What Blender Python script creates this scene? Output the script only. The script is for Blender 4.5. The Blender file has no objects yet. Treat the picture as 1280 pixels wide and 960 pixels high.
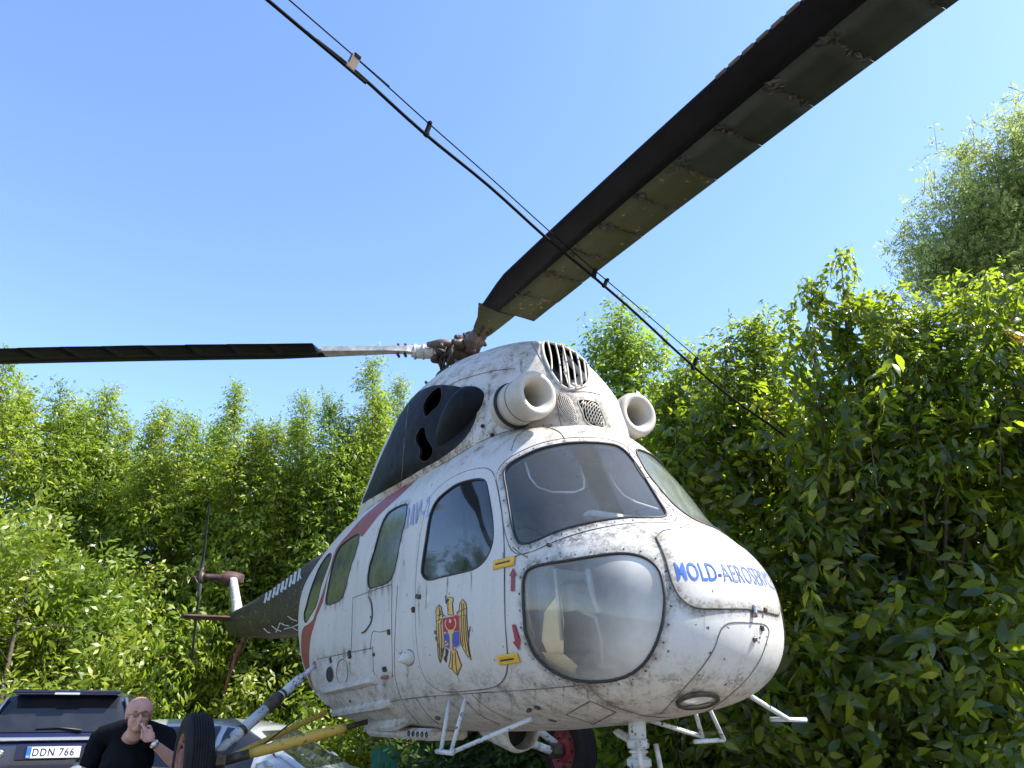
import bpy, bmesh, math, random
import numpy as np
from mathutils import Vector, Matrix
from mathutils.bvhtree import BVHTree
from mathutils.geometry import delaunay_2d_cdt
PI = math.pi
R = math.radians
random.seed(7)
S = bpy.context.scene
C = S.collection

# ------------------------------------------------------------ camera, sky, sun, exposure
CAMZ = 1.6
PITCH = R(23.4)
FOC = 940.0
cam_d = bpy.data.cameras.new('camera')
cam = bpy.data.objects.new('camera', cam_d)
C.objects.link(cam)
cam.location = (0, 0, CAMZ)
cam.rotation_euler = (PI/2 + PITCH, 0, 0)
cam_d.sensor_width = 36
cam_d.lens = 36*FOC/1280
cam_d.clip_start = 0.05
cam_d.clip_end = 3000
S.camera = cam

SUN_AZ = R(98)        # clockwise from +Y (the view direction) towards +X
SUN_EL = R(52)
world = bpy.data.worlds.new('World')
S.world = world
world.use_nodes = True
wn = world.node_tree
bg = wn.nodes['Background']
sky = wn.nodes.new('ShaderNodeTexSky')
sky.sky_type = 'NISHITA'
sky.sun_disc = False
sky.sun_elevation = SUN_EL
sky.sun_rotation = SUN_AZ
sky.altitude = 100
sky.air_density = 1.0
sky.dust_density = 0.6
sky.ozone_density = 2.6
hs_ = wn.nodes.new('ShaderNodeHueSaturation')
hs_.inputs['Saturation'].default_value = 1.08
hs_.inputs['Hue'].default_value = 0.505
wn.links.new(sky.outputs[0], hs_.inputs['Color'])
wn.links.new(hs_.outputs[0], bg.inputs[0])
bg.inputs[1].default_value = 0.15
sun_d = bpy.data.lights.new('sun', 'SUN')
sun_d.energy = 4.6
sun_d.angle = R(0.6)
sun_d.color = (1.0, 0.95, 0.87)
sun = bpy.data.objects.new('sun', sun_d)
C.objects.link(sun)
sd = Vector((math.sin(SUN_AZ)*math.cos(SUN_EL), math.cos(SUN_AZ)*math.cos(SUN_EL), math.sin(SUN_EL)))
sun.rotation_euler = sd.to_track_quat('Z', 'Y').to_euler()
S.view_settings.view_transform = 'Standard'
S.view_settings.look = 'None'
S.view_settings.exposure = 1.42
S.view_settings.gamma = 1

# ------------------------------------------------------------ materials
def new_mat(name):
    m = bpy.data.materials.new(name)
    m.use_nodes = True
    nt = m.node_tree
    return m, nt, nt.nodes['Principled BSDF']

def simple(name, col, rough=0.5, metal=0.0, var=0.25, scale=8.0, bump=0.0, spec=0.5, detail=6, coat=0.0):
    m, nt, b = new_mat(name)
    tc = nt.nodes.new('ShaderNodeTexCoord')
    nz = nt.nodes.new('ShaderNodeTexNoise')
    nz.inputs['Scale'].default_value = scale
    nz.inputs['Detail'].default_value = detail
    nt.links.new(tc.outputs['Object'], nz.inputs['Vector'])
    r = nt.nodes.new('ShaderNodeValToRGB')
    r.color_ramp.elements[0].position = 0.3
    r.color_ramp.elements[1].position = 0.7
    r.color_ramp.elements[0].color = tuple(c*(1-var) for c in col) + (1,)
    r.color_ramp.elements[1].color = tuple(min(1, c*(1+var)) for c in col) + (1,)
    nt.links.new(nz.outputs['Fac'], r.inputs[0])
    nt.links.new(r.outputs[0], b.inputs['Base Color'])
    b.inputs['Roughness'].default_value = rough
    b.inputs['Metallic'].default_value = metal
    b.inputs['Specular IOR Level'].default_value = spec
    b.inputs['Coat Weight'].default_value = coat
    if bump:
        bp = nt.nodes.new('ShaderNodeBump')
        bp.inputs['Strength'].default_value = bump
        bp.inputs['Distance'].default_value = 0.01
        nt.links.new(nz.outputs['Fac'], bp.inputs['Height'])
        nt.links.new(bp.outputs[0], b.inputs['Normal'])
    return m

def paint(name, base, dirt=(0.16, 0.13, 0.09), amount=0.5, chips=(0.05, 0.045, 0.04), chip_t=0.70,
          stain_z=None, under=None, rough=0.42, streak=0.35, spec=0.4):
    """worn paint: broad dirt, streaks running down, small dark chips, stains in fixed places"""
    m, nt, b = new_mat(name)
    N, Lk = nt.nodes.new, nt.links.new
    tc = N('ShaderNodeTexCoord')
    def noise(scale, detail=8, rough_=0.6, vec=None):
        n = N('ShaderNodeTexNoise')
        n.inputs['Scale'].default_value = scale
        n.inputs['Detail'].default_value = detail
        n.inputs['Roughness'].default_value = rough_
        Lk(vec if vec is not None else tc.outputs['Object'], n.inputs['Vector'])
        return n.outputs['Fac']
    def ramp(f, a, c):
        mr = N('ShaderNodeMapRange')
        mr.inputs['From Min'].default_value = a
        mr.inputs['From Max'].default_value = c
        Lk(f, mr.inputs['Value'])
        return mr.outputs[0]
    def mix(f, c1, c2):
        mx = N('ShaderNodeMix')
        mx.data_type = 'RGBA'
        if isinstance(f, float): mx.inputs[0].default_value = f
        else: Lk(f, mx.inputs[0])
        for i, c in ((6, c1), (7, c2)):
            if isinstance(c, tuple): mx.inputs[i].default_value = c + (1,)
            else: Lk(c, mx.inputs[i])
        return mx.outputs[2]
    def mul(a, c):
        mm = N('ShaderNodeMath'); mm.operation = 'MULTIPLY'
        for i, v in ((0, a), (1, c)):
            if isinstance(v, float): mm.inputs[i].default_value = v
            else: Lk(v, mm.inputs[i])
        return mm.outputs[0]
    big = noise(1.6)
    mp = N('ShaderNodeMapping')
    mp.inputs['Scale'].default_value = (14, 14, 0.9)
    Lk(tc.outputs['Object'], mp.inputs['Vector'])
    stre = noise(1.0, 6, 0.65, mp.outputs[0])
    fine = noise(70, 4, 0.6)
    mid = noise(11, 8, 0.7)
    col = mix(mul(ramp(big, 0.35, 0.8), amount), base, tuple(c*0.62+d*0.25 for c, d in zip(base, dirt)))
    col = mix(mul(ramp(stre, 0.52, 0.85), streak), col, dirt)
    col = mix(mul(ramp(fine, 0.5, 0.75), 0.14), col, dirt)
    sx = N('ShaderNodeSeparateXYZ')
    Lk(tc.outputs['Object'], sx.inputs[0])
    if stain_z:
        for (z0, z1, x0, x1, st, colr) in stain_z:
            # band of grime with its own ragged shape
            a = ramp(sx.outputs['Z'], z0, z0+0.10)
            c = ramp(sx.outputs['Z'], z1, z1-0.12)
            d = ramp(sx.outputs['X'], x0, x0+0.15)
            e = ramp(sx.outputs['X'], x1, x1-0.15)
            k = mul(mul(a, c), mul(d, e))
            k = mul(k, ramp(mid, 0.42, 0.62))
            k = mul(k, ramp(fine, 0.36, 0.56))
            col = mix(mul(k, st), col, colr)
    spk = noise(34, 3, 0.5)
    k = mul(ramp(spk, chip_t, chip_t+0.02), ramp(mid, 0.45, 0.55))
    col = mix(k, col, chips)
    at = N('ShaderNodeAttribute'); at.attribute_name = 'grime'
    gm1 = ramp(mul(at.outputs['Fac'], mid), 0.12, 0.42)
    gm2 = mul(ramp(mul(at.outputs['Fac'], ramp(fine, 0.3, 0.6)), 0.35, 0.75), 0.55)
    col = mix(mul(gm1, 0.62), col, tuple(d*0.8 for d in dirt))
    col = mix(gm2, col, tuple(d*0.35 for d in dirt))
    b.inputs['Specular IOR Level'].default_value = spec
    Lk(col, b.inputs['Base Color'])
    rr = N('ShaderNodeMapRange')
    rr.inputs['To Min'].default_value = rough-0.1
    rr.inputs['To Max'].default_value = rough+0.25
    Lk(mid, rr.inputs['Value'])
    Lk(rr.outputs[0], b.inputs['Roughness'])
    bp = N('ShaderNodeBump')
    bp.inputs['Strength'].default_value = 0.22
    bp.inputs['Distance'].default_value = 0.02
    Lk(noise(3.5, 3, 0.5), bp.inputs['Height'])
    bp2 = N('ShaderNodeBump')
    bp2.inputs['Strength'].default_value = 0.12
    bp2.inputs['Distance'].default_value = 0.003
    Lk(mid, bp2.inputs['Height'])
    Lk(bp.outputs[0], bp2.inputs['Normal'])
    Lk(bp2.outputs[0], b.inputs['Normal'])
    return m

def glass(name, tint, dust_col, dust, rough=0.06, refl=1.45, dust_noise=(0.3, 0.7), scale=3.0, edge=None):
    m = bpy.data.materials.new(name)
    m.use_nodes = True
    nt = m.node_tree
    nt.nodes.clear()
    N, Lk = nt.nodes.new, nt.links.new
    out = N('ShaderNodeOutputMaterial')
    tr = N('ShaderNodeBsdfTransparent'); tr.inputs[0].default_value = tint + (1,)
    gl = N('ShaderNodeBsdfGlossy'); gl.inputs['Roughness'].default_value = rough
    df = N('ShaderNodeBsdfDiffuse'); df.inputs[0].default_value = dust_col + (1,)
    tl = N('ShaderNodeBsdfTranslucent'); tl.inputs[0].default_value = dust_col + (1,)
    m1 = N('ShaderNodeMixShader'); m1.inputs[0].default_value = 0.45
    Lk(df.outputs[0], m1.inputs[1]); Lk(tl.outputs[0], m1.inputs[2])
    tc = N('ShaderNodeTexCoord')
    nz = N('ShaderNodeTexNoise'); nz.inputs['Scale'].default_value = scale; nz.inputs['Detail'].default_value = 7
    Lk(tc.outputs['Object'], nz.inputs['Vector'])
    mr = N('ShaderNodeMapRange')
    mr.inputs['From Min'].default_value = dust_noise[0]; mr.inputs['From Max'].default_value = dust_noise[1]
    mr.inputs['To Min'].default_value = dust*0.65; mr.inputs['To Max'].default_value = min(1, dust*1.35)
    Lk(nz.outputs['Fac'], mr.inputs['Value'])
    dsock = mr.outputs[0]
    if edge:
        sp = N('ShaderNodeSeparateXYZ'); Lk(tc.outputs['Object'], sp.inputs[0])
        ab = N('ShaderNodeMath'); ab.operation = 'ABSOLUTE'; Lk(sp.outputs['Y'], ab.inputs[0])
        er = N('ShaderNodeMapRange'); er.interpolation_type = 'SMOOTHSTEP'
        er.inputs['From Min'].default_value = edge[0]; er.inputs['From Max'].default_value = edge[1]
        er.inputs['To Min'].default_value = edge[2]; er.inputs['To Max'].default_value = edge[3]
        Lk(ab.outputs[0], er.inputs['Value'])
        mm = N('ShaderNodeMath'); mm.operation = 'MULTIPLY'; Lk(dsock, mm.inputs[0]); Lk(er.outputs[0], mm.inputs[1]); dsock = mm.outputs[0]
    m2 = N('ShaderNodeMixShader')
    Lk(dsock, m2.inputs[0]); Lk(tr.outputs[0], m2.inputs[1]); Lk(m1.outputs[0], m2.inputs[2])
    fr = N('ShaderNodeFresnel'); fr.inputs['IOR'].default_value = refl
    m3 = N('ShaderNodeMixShader')
    Lk(fr.outputs[0], m3.inputs[0]); Lk(m2.outputs[0], m3.inputs[1]); Lk(gl.outputs[0], m3.inputs[2])
    Lk(m3.outputs[0], out.inputs[0])
    return m

def leaf_mat(name, c_dark, c_mid, c_light, trans, rough=0.38, tcol=(0.30, 0.48, 0.04), tstr=0.4):
    m = bpy.data.materials.new(name)
    m.use_nodes = True
    nt = m.node_tree
    nt.nodes.clear()
    N, Lk = nt.nodes.new, nt.links.new
    out = N('ShaderNodeOutputMaterial')
    geo = N('ShaderNodeNewGeometry')
    rp = N('ShaderNodeValToRGB')
    els = rp.color_ramp.elements
    els[0].position = 0.0; els[0].color = c_dark + (1,)
    els[1].position = 1.0; els[1].color = trans + (1,)
    e = els.new(0.45); e.color = c_mid + (1,)
    e = els.new(0.85); e.color = c_light + (1,)
    Lk(geo.outputs['Random Per Island'], rp.inputs[0])
    pr = N('ShaderNodeBsdfPrincipled')
    Lk(rp.outputs[0], pr.inputs['Base Color'])
    pr.inputs['Roughness'].default_value = rough
    pr.inputs['Specular IOR Level'].default_value = 0.55
    tl = N('ShaderNodeBsdfTranslucent')
    mx = N('ShaderNodeMix'); mx.data_type = 'RGBA'; mx.inputs[0].default_value = 0.72
    Lk(rp.outputs[0], mx.inputs[6]); mx.inputs[7].default_value = tcol + (1,)
    Lk(mx.outputs[2], tl.inputs[0])
    ms = N('ShaderNodeMixShader'); ms.inputs[0].default_value = tstr
    Lk(pr.outputs[0], ms.inputs[1]); Lk(tl.outputs[0], ms.inputs[2])
    Lk(ms.outputs[0], out.inputs[0])
    return m

TAN = (0.30, 0.22, 0.13)
BLK = (0.035, 0.03, 0.025)
M = {}
M['hull'] = paint('worn_white_paint', (0.535, 0.522, 0.495), dirt=(0.19, 0.155, 0.11), amount=0.55, chip_t=0.69, streak=0.32,
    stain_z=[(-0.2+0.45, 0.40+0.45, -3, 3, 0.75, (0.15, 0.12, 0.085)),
             (1.46+0.45, 2.1+0.45, 1.15, 2.7, 1.0, (0.27, 0.20, 0.13)), (1.46+0.45, 2.1+0.45, -2.6, 1.3, 0.45, (0.20, 0.16, 0.11)), (0.80+0.45, 1.16+0.45, 1.95, 2.85, 1.0, (0.11, 0.095, 0.075)),
             (0.62+0.45, 0.95+0.45, 1.9, 3.0, 0.5, (0.16, 0.14, 0.11)), (0.30+0.45, 0.66+0.45, -1.7, -0.0, 0.6, (0.14, 0.10, 0.07))])
M['cowl'] = paint('stained_white_cowl_paint', (0.53, 0.505, 0.46), dirt=(0.24, 0.18, 0.11), amount=0.45, chip_t=0.68, streak=0.3,
    stain_z=[(2.15+0.45, 3.2+0.45, -1, 1.7, 0.95, (0.24, 0.18, 0.12)), (1.5+0.45, 1.95+0.45, -0.3, 1.5, 0.8, (0.10, 0.085, 0.07)), (1.7+0.45, 2.3+0.45, 1.2, 1.9, 0.7, (0.26, 0.20, 0.13))])
M['red'] = paint('faded_red_paint', (0.23, 0.036, 0.036), dirt=(0.26, 0.13, 0.11), amount=0.3, chips=(0.6, 0.5, 0.45), chip_t=0.72, streak=0.15)
M['redbright'] = simple('arrow_red_paint', (0.24, 0.02, 0.035), 0.5)
M['soot'] = paint('soot_black_paint', (0.005, 0.006, 0.007), dirt=(0.032, 0.036, 0.040), amount=0.2, chips=(0.14, 0.14, 0.13), chip_t=0.75, rough=0.5, streak=0.5, spec=0.12)
M['boom'] = paint('worn_black_boom_paint', (0.016, 0.012, 0.012), dirt=(0.15, 0.09, 0.07), amount=0.3, chips=(0.5, 0.5, 0.48), chip_t=0.66, rough=0.4, streak=0.3)
M['ghost'] = simple('faded_white_lettering', (0.45, 0.45, 0.44), 0.6, var=0.4, scale=30)
M['seal'] = simple('black_rubber_seal', (0.012, 0.012, 0.013), 0.55)
M['seam'] = simple('grimy_panel_gap', (0.13, 0.12, 0.105), 0.8, var=0.75, scale=7)
M['rivet'] = simple('dark_bolt', (0.05, 0.045, 0.04), 0.5, 0.4, var=0.5)
M['rivet_white'] = simple('painted_rivet', (0.5, 0.5, 0.48), 0.5, var=0.3)
M['liner'] = simple('cabin_lining_grey', (0.42, 0.46, 0.49), 0.8, var=0.2)
M['liner_dark'] = simple('dark_cabin_fabric', (0.04, 0.045, 0.05), 0.8)
M['liner_pale'] = simple('pale_cabin_plastic', (0.55, 0.55, 0.50), 0.6)
M['cream'] = simple('painted_sun_cream', (0.85, 0.76, 0.52), 0.7, var=0.15)  # bright cream carries the sunlight on the pieces behind the chin glass
M['black'] = simple('matt_black', (0.010, 0.010, 0.011), 0.7)
M['windport'] = glass('far_windscreen_painted_glare', (0.90, 0.95, 0.90), (0.55, 0.62, 0.52), 0.38, scale=2.2)  # far pane: its bright green reflection is put into the haze colour
M['wind'] = glass('dusty_windscreen', (0.92, 0.95, 0.97), (0.50, 0.54, 0.58), 0.15, scale=2.2)
M['chin'] = glass('milky_chin_glass', (0.98, 0.96, 0.92), (0.95, 0.91, 0.83), 0.80, rough=0.05, scale=2.6, dust_noise=(0.35, 0.62), edge=(0.40, 0.60, 1.0, 0.30))
M['side'] = glass('smoked_side_glass', (0.30, 0.33, 0.38), (0.10, 0.11, 0.13), 0.25, rough=0.05, refl=1.7)
M['rear'] = glass('crazed_cabin_glass', (0.25, 0.30, 0.28), (0.22, 0.26, 0.24), 0.55, rough=0.16, refl=1.7, scale=9)
M['yellow'] = simple('ochre_yellow_paint', (0.62, 0.36, 0.03), 0.55, var=0.2, scale=20)
M['gearyel'] = paint('scratched_yellow_gear_paint', (0.55, 0.36, 0.06), dirt=(0.15, 0.10, 0.05), amount=0.5, chips=(0.08, 0.06, 0.04), chip_t=0.6, streak=0.1)
M['gearwhite'] = paint('scuffed_white_gear_paint', (0.50, 0.53, 0.54), dirt=(0.10, 0.09, 0.08), amount=0.5, chips=(0.05, 0.045, 0.04), chip_t=0.58, streak=0.1)
M['grease'] = simple('greasy_dark_steel', (0.07, 0.055, 0.04), 0.5, 0.5, var=0.5, scale=25, bump=0.4)
M['hub'] = simple('rusty_hub_steel', (0.040, 0.026, 0.019), 0.65, 0.15, var=0.6, scale=22, bump=0.5)
M['hubwhite'] = simple('weathered_hub_paint', (0.48, 0.45, 0.41), 0.5, 0.1, var=0.35, scale=18, bump=0.3)
M['tyre'] = simple('tyre_rubber', (0.013, 0.013, 0.015), 0.8, var=0.3, scale=14, bump=0.2, spec=0.2)
M['rimrust'] = simple('rusty_red_rim', (0.20, 0.075, 0.05), 0.7, var=0.6, scale=12, bump=0.3)
M['rimred'] = simple('dark_red_rim', (0.16, 0.015, 0.03), 0.5, var=0.3)
M['blade_black'] = simple('black_blade_rubber', (0.005, 0.005, 0.008), 0.6, var=0.5, scale=6, bump=0.1, spec=0.15)
M['blade_olive'] = paint('worn_olive_blade_skin', (0.060, 0.064, 0.028), dirt=(0.012, 0.012, 0.009), amount=0.9, chips=(0.25, 0.20, 0.14), chip_t=0.66, streak=0.2, rough=0.55, spec=0.25)
M['blade_dark'] = simple('dark_green_blade_skin', (0.014, 0.020, 0.012), 0.6, var=0.5, scale=5)
M['intake'] = paint('cream_intake_enamel', (0.46, 0.43, 0.375), dirt=(0.20, 0.15, 0.10), amount=0.8, chip_t=0.72, streak=0.4, rough=0.35)
M['steel'] = simple('bare_steel', (0.45, 0.45, 0.45), 0.35, 0.9, var=0.15)
M['lens'] = simple('lamp_glass', (0.45, 0.47, 0.47), 0.08, 0.3, var=0.3, scale=30)
M['blue'] = simple('faded_blue_paint', (0.055, 0.12, 0.42), 0.8, var=0.55, scale=26, spec=0.2)
M['blue2'] = simple('grey_blue_paint', (0.12, 0.17, 0.32), 0.8, var=0.5, scale=26, spec=0.2)
M['lilac'] = simple('pale_blue_lettering', (0.24, 0.30, 0.55), 0.5, var=0.3)
M['e_gold'] = simple('emblem_gold', (0.55, 0.36, 0.10), 0.5, var=0.12)
M['e_red'] = simple('emblem_red', (0.28, 0.012, 0.012), 0.5, var=0.1)
M['e_blue'] = simple('emblem_blue', (0.035, 0.075, 0.32), 0.5, var=0.1)
M['e_black'] = simple('emblem_black', (0.02, 0.015, 0.015), 0.5)
M['e_green'] = simple('emblem_green', (0.03, 0.11, 0.05), 0.5)
M['e_pink'] = simple('emblem_rose', (0.62, 0.30, 0.26), 0.5)

def stain_mat(name, col):
    m = bpy.data.materials.new(name); m.use_nodes = True
    nt = m.node_tree; nt.nodes.clear(); N, Lk = nt.nodes.new, nt.links.new
    out = N('ShaderNodeOutputMaterial'); tr = N('ShaderNodeBsdfTransparent'); df = N('ShaderNodeBsdfDiffuse'); df.inputs[0].default_value = col + (1,)
    tc = N('ShaderNodeTexCoord'); mp = N('ShaderNodeMapping'); mp.inputs['Scale'].default_value = (60, 60, 9); Lk(tc.outputs['Object'], mp.inputs['Vector'])
    nz = N('ShaderNodeTexNoise'); nz.inputs['Scale'].default_value = 1; nz.inputs['Detail'].default_value = 5; Lk(mp.outputs[0], nz.inputs['Vector'])
    at = N('ShaderNodeAttribute'); at.attribute_name = 'fade'
    mr = N('ShaderNodeMapRange'); mr.inputs['From Min'].default_value = 0.38; mr.inputs['From Max'].default_value = 0.7; Lk(nz.outputs['Fac'], mr.inputs['Value'])
    mm = N('ShaderNodeMath'); mm.operation = 'MULTIPLY'; Lk(mr.outputs[0], mm.inputs[0]); Lk(at.outputs['Fac'], mm.inputs[1])
    ms = N('ShaderNodeMixShader'); Lk(mm.outputs[0], ms.inputs[0]); Lk(tr.outputs[0], ms.inputs[1]); Lk(df.outputs[0], ms.inputs[2]); Lk(ms.outputs[0], out.inputs[0])
    return m
M_STAIN = stain_mat('grime_run', (0.10, 0.075, 0.05))
# ------------------------------------------------------------ mesh helpers
class MB:
    def __init__(self):
        self.v = []; self.f = []; self.m = []; self.sm = []
    def add(self, vs, fs, mi=0, smooth=True):
        o = len(self.v)
        self.v += [tuple(p) for p in vs]
        self.f += [tuple(o+i for i in f) for f in fs]
        self.m += [mi]*len(fs); self.sm += [smooth]*len(fs)
    def box(self, c, size, rot=None, mi=0, bev=0.0, taper=(1, 1)):
        sx, sy, sz = size[0]/2, size[1]/2, size[2]/2
        b = min(bev, sx*0.9, sy*0.9, sz*0.9)
        rot = rot if rot is not None else Matrix.Identity(3)
        c = Vector(c)
        if b <= 0:
            P = [Vector((x*sx*(taper[0] if z > 0 else 1), y*sy*(taper[1] if z > 0 else 1), z*sz)) for z in (-1, 1) for y in (-1, 1) for x in (-1, 1)]
            F = [(0, 2, 3, 1), (4, 5, 7, 6), (0, 1, 5, 4), (2, 6, 7, 3), (0, 4, 6, 2), (1, 3, 7, 5)]
        else:
            rings = [(-sz, b), (-sz+b, 0), (sz-b, 0), (sz, b)]
            P = []; F = []
            for z, i in rings:
                tx, ty = (taper if z > 0 else (1, 1))
                X, Y = (sx-i)*tx, (sy-i)*ty
                k = b if i == 0 else 0.0
                k = b*0.7
                P += [Vector(q) for q in ((-X+k, -Y, z), (X-k, -Y, z), (X, -Y+k, z), (X, Y-k, z), (X-k, Y, z), (-X+k, Y, z), (-X, Y-k, z), (-X, -Y+k, z))]
            for j in range(3):
                for i in range(8):
                    F.append((j*8+i, j*8+(i+1) % 8, j*8+8+(i+1) % 8, j*8+8+i))
            F.append(tuple(range(7, -1, -1))); F.append(tuple(range(24, 32)))
        self.add([c + rot @ p for p in P], F, mi, False)
    def tube(self, pts, r, n=8, mi=0, closed=False, caps=True, smooth=True, flat=None):
        pts = [Vector(p) for p in pts]
        m = len(pts)
        rs = r if isinstance(r, (list, tuple)) else [r]*m
        vs = []; fs = []
        up = None
        for i, p in enumerate(pts):
            if closed: d = pts[(i+1) % m]-pts[i-1]
            else: d = pts[min(i+1, m-1)]-pts[max(i-1, 0)]
            if d.length < 1e-9: d = Vector((0, 0, 1))
            d.normalize()
            if up is None:
                up = Vector((0, 0, 1)) if abs(d.z) < 0.9 else Vector((1, 0, 0))
            a = up - d*up.dot(d)
            if a.length < 1e-6: a = d.orthogonal()
            a.normalize(); up = a
            b = d.cross(a)
            for k in range(n):
                t = 2*PI*k/n
                vs.append(p + (a*math.cos(t) + b*math.sin(t))*rs[i])
        for i in range(m if closed else m-1):
            j = (i+1) % m
            for k in range(n):
                fs.append((i*n+k, i*n+(k+1) % n, j*n+(k+1) % n, j*n+k))
        if caps and not closed:
            fs.append(tuple(range(n-1, -1, -1))); fs.append(tuple((m-1)*n+k for k in range(n)))
        self.add(vs, fs, mi, smooth)
    def lathe(self, prof, origin, axis, n=32, mi=0, smooth=True, cap=True):
        """prof: (radius, distance along axis)"""
        a = Vector(axis).normalized(); o = Vector(origin)
        u = a.orthogonal().normalized(); w = a.cross(u)
        vs = []; fs = []
        for r, h in prof:
            for k in range(n):
                t = 2*PI*k/n
                vs.append(o + a*h + (u*math.cos(t)+w*math.sin(t))*r)
        for i in range(len(prof)-1):
            for k in range(n):
                fs.append((i*n+k, i*n+(k+1) % n, (i+1)*n+(k+1) % n, (i+1)*n+k))
        if cap:
            fs.append(tuple(range(n-1, -1, -1))); fs.append(tuple((len(prof)-1)*n+k for k in range(n)))
        self.add(vs, fs, mi, smooth)
    def ball(self, c, r, n=12, mi=0, scale=(1, 1, 1), rot=None):
        c = Vector(c); vs = []; fs = []
        h = max(4, n//2)
        for i in range(h+1):
            p = PI*i/h
            for k in range(n):
                t = 2*PI*k/n
                q = Vector((math.sin(p)*math.cos(t)*scale[0], math.sin(p)*math.sin(t)*scale[1], math.cos(p)*scale[2]))*r
                vs.append(c + (rot @ q if rot is not None else q))
        for i in range(h):
            for k in range(n):
                fs.append((i*n+k, (i+1)*n+k, (i+1)*n+(k+1) % n, i*n+(k+1) % n))
        self.add(vs, fs, mi, True)
    def prism(self, poly, ext, mi=0, smooth=False):
        """poly: list of 3D points of a planar loop; ext: vector"""
        n = len(poly); e = Vector(ext)
        vs = [Vector(p) for p in poly] + [Vector(p)+e for p in poly]
        fs = [tuple(range(n-1, -1, -1)), tuple(range(n, 2*n))]
        fs += [(i, (i+1) % n, n+(i+1) % n, n+i) for i in range(n)]
        self.add(vs, fs, mi, smooth)
    def build(self, name, mats, parent=None, loc=None, fix=True):
        me = bpy.data.meshes.new(name)
        me.from_pydata([tuple(p) for p in self.v], [], self.f)
        for mm in (mats if isinstance(mats, (list, tuple)) else [mats]): me.materials.append(mm)
        me.polygons.foreach_set('material_index', self.m)
        me.polygons.foreach_set('use_smooth', self.sm)
        me.update()
        if fix:
            bm = bmesh.new(); bm.from_mesh(me)
            bmesh.ops.remove_doubles(bm, verts=bm.verts, dist=1e-5)
            bmesh.ops.recalc_face_normals(bm, faces=bm.faces)
            bm.to_mesh(me); bm.free()
        return link(name, me, parent, loc)

def link(name, me, parent=None, loc=None):
    o = bpy.data.objects.new(name, me)
    C.objects.link(o)
    if parent is not None: o.parent = parent
    if loc is not None: o.location = loc
    return o

def tag(o, label, cat, group=None):
    o['label'] = label; o['category'] = cat
    if group: o['group'] = group
    return o

def empty(name, loc, rz, label, cat, group=None):
    o = bpy.data.objects.new(name, None)
    C.objects.link(o)
    o.location = loc; o.rotation_euler = (0, 0, rz); o.empty_display_size = 0.3
    return tag(o, label, cat, group)

def copy_tree(o, parent=None):
    c = o.copy(); C.objects.link(c)
    if parent is not None: c.parent = parent
    for ch in list(o.children): copy_tree(ch, c)
    return c

def pos(px, py, depth):
    """world point seen at a pixel of the 1280 photograph at a given depth along the lens axis"""
    u = (px-640)/FOC*depth; v = (480-py)/FOC*depth
    return Vector((u, depth*math.cos(PITCH)-v*math.sin(PITCH), CAMZ + depth*math.sin(PITCH)+v*math.cos(PITCH)))

def catmull(pts, sub=4, closed=True):
    pts = [np.array(p, float) for p in pts]
    n = len(pts); out = []
    for i in range(n if closed else n-1):
        if closed: a, b, c, d = pts[i-1], pts[i], pts[(i+1) % n], pts[(i+2) % n]
        else: a, b, c, d = pts[max(i-1, 0)], pts[i], pts[i+1], pts[min(i+2, n-1)]
        for k in range(sub):
            t = k/sub
            out.append(0.5*((2*b)+(c-a)*t+(2*a-5*b+4*c-d)*t*t+(3*b-a-3*c+d)*t**3))
    if not closed: out.append(pts[-1])
    return out

def interp(xs, ys, x):
    """monotone-ish cubic through the control points"""
    xs = np.array(xs, float); ys = np.array(ys, float)
    h = np.diff(xs); d = np.diff(ys)/h
    m = np.zeros(len(xs)); m[0] = d[0]; m[-1] = d[-1]
    for i in range(1, len(xs)-1):
        m[i] = 0 if d[i-1]*d[i] <= 0 else 2*d[i-1]*d[i]/(d[i-1]+d[i])
    x = np.clip(np.asarray(x, float), xs[0], xs[-1])
    i = np.clip(np.searchsorted(xs, x)-1, 0, len(h)-1)
    t = (x-xs[i])/h[i]
    return ((2*t**3-3*t**2+1)*ys[i]+(t**3-2*t**2+t)*h[i]*m[i]+(-2*t**3+3*t**2)*ys[i+1]+(t**3-t**2)*h[i]*m[i+1])

def in_poly(pt, poly):
    """vectorised: pt (n,2), poly (m,2)"""
    x, y = pt[:, 0], pt[:, 1]
    ins = np.zeros(len(pt), bool)
    n = len(poly)
    for i in range(n):
        x1, y1 = poly[i]; x2, y2 = poly[(i+1) % n]
        if y1 == y2: continue
        c = ((y1 > y) != (y2 > y)) & (x < (x2-x1)*(y-y1)/(y2-y1)+x1)
        ins ^= c
    return ins

# ------------------------------------------------------------ helicopter placement
GC = 0.45                                    # belly above the bottoms of its wheels
HYAW = R(-59.6)
HPOS = Vector((-0.412, 5.69, CAMZ - 0.17 - GC))
heli = empty('helicopter', HPOS, HYAW, 'weathered white twin intake helicopter with black rotor blades and red stripe', 'helicopter')
HM = Matrix.Translation(HPOS) @ Matrix.Rotation(HYAW, 4, 'Z')
HI = HM.inverted()
CAML = HI @ Vector((0, 0, CAMZ))
def hray(px, py):
    p = HI @ pos(px, py, 1.0)
    return CAML, (p-CAML).normalized()
def on_y(px, py, y):
    o, d = hray(px, py); return o + d*((y-o.y)/d.y)
def on_x(px, py, x):
    o, d = hray(px, py); return o + d*((x-o.x)/d.x)
def on_z(px, py, z):
    o, d = hray(px, py); return o + d*((z+GC-o.z)/d.z)

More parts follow.
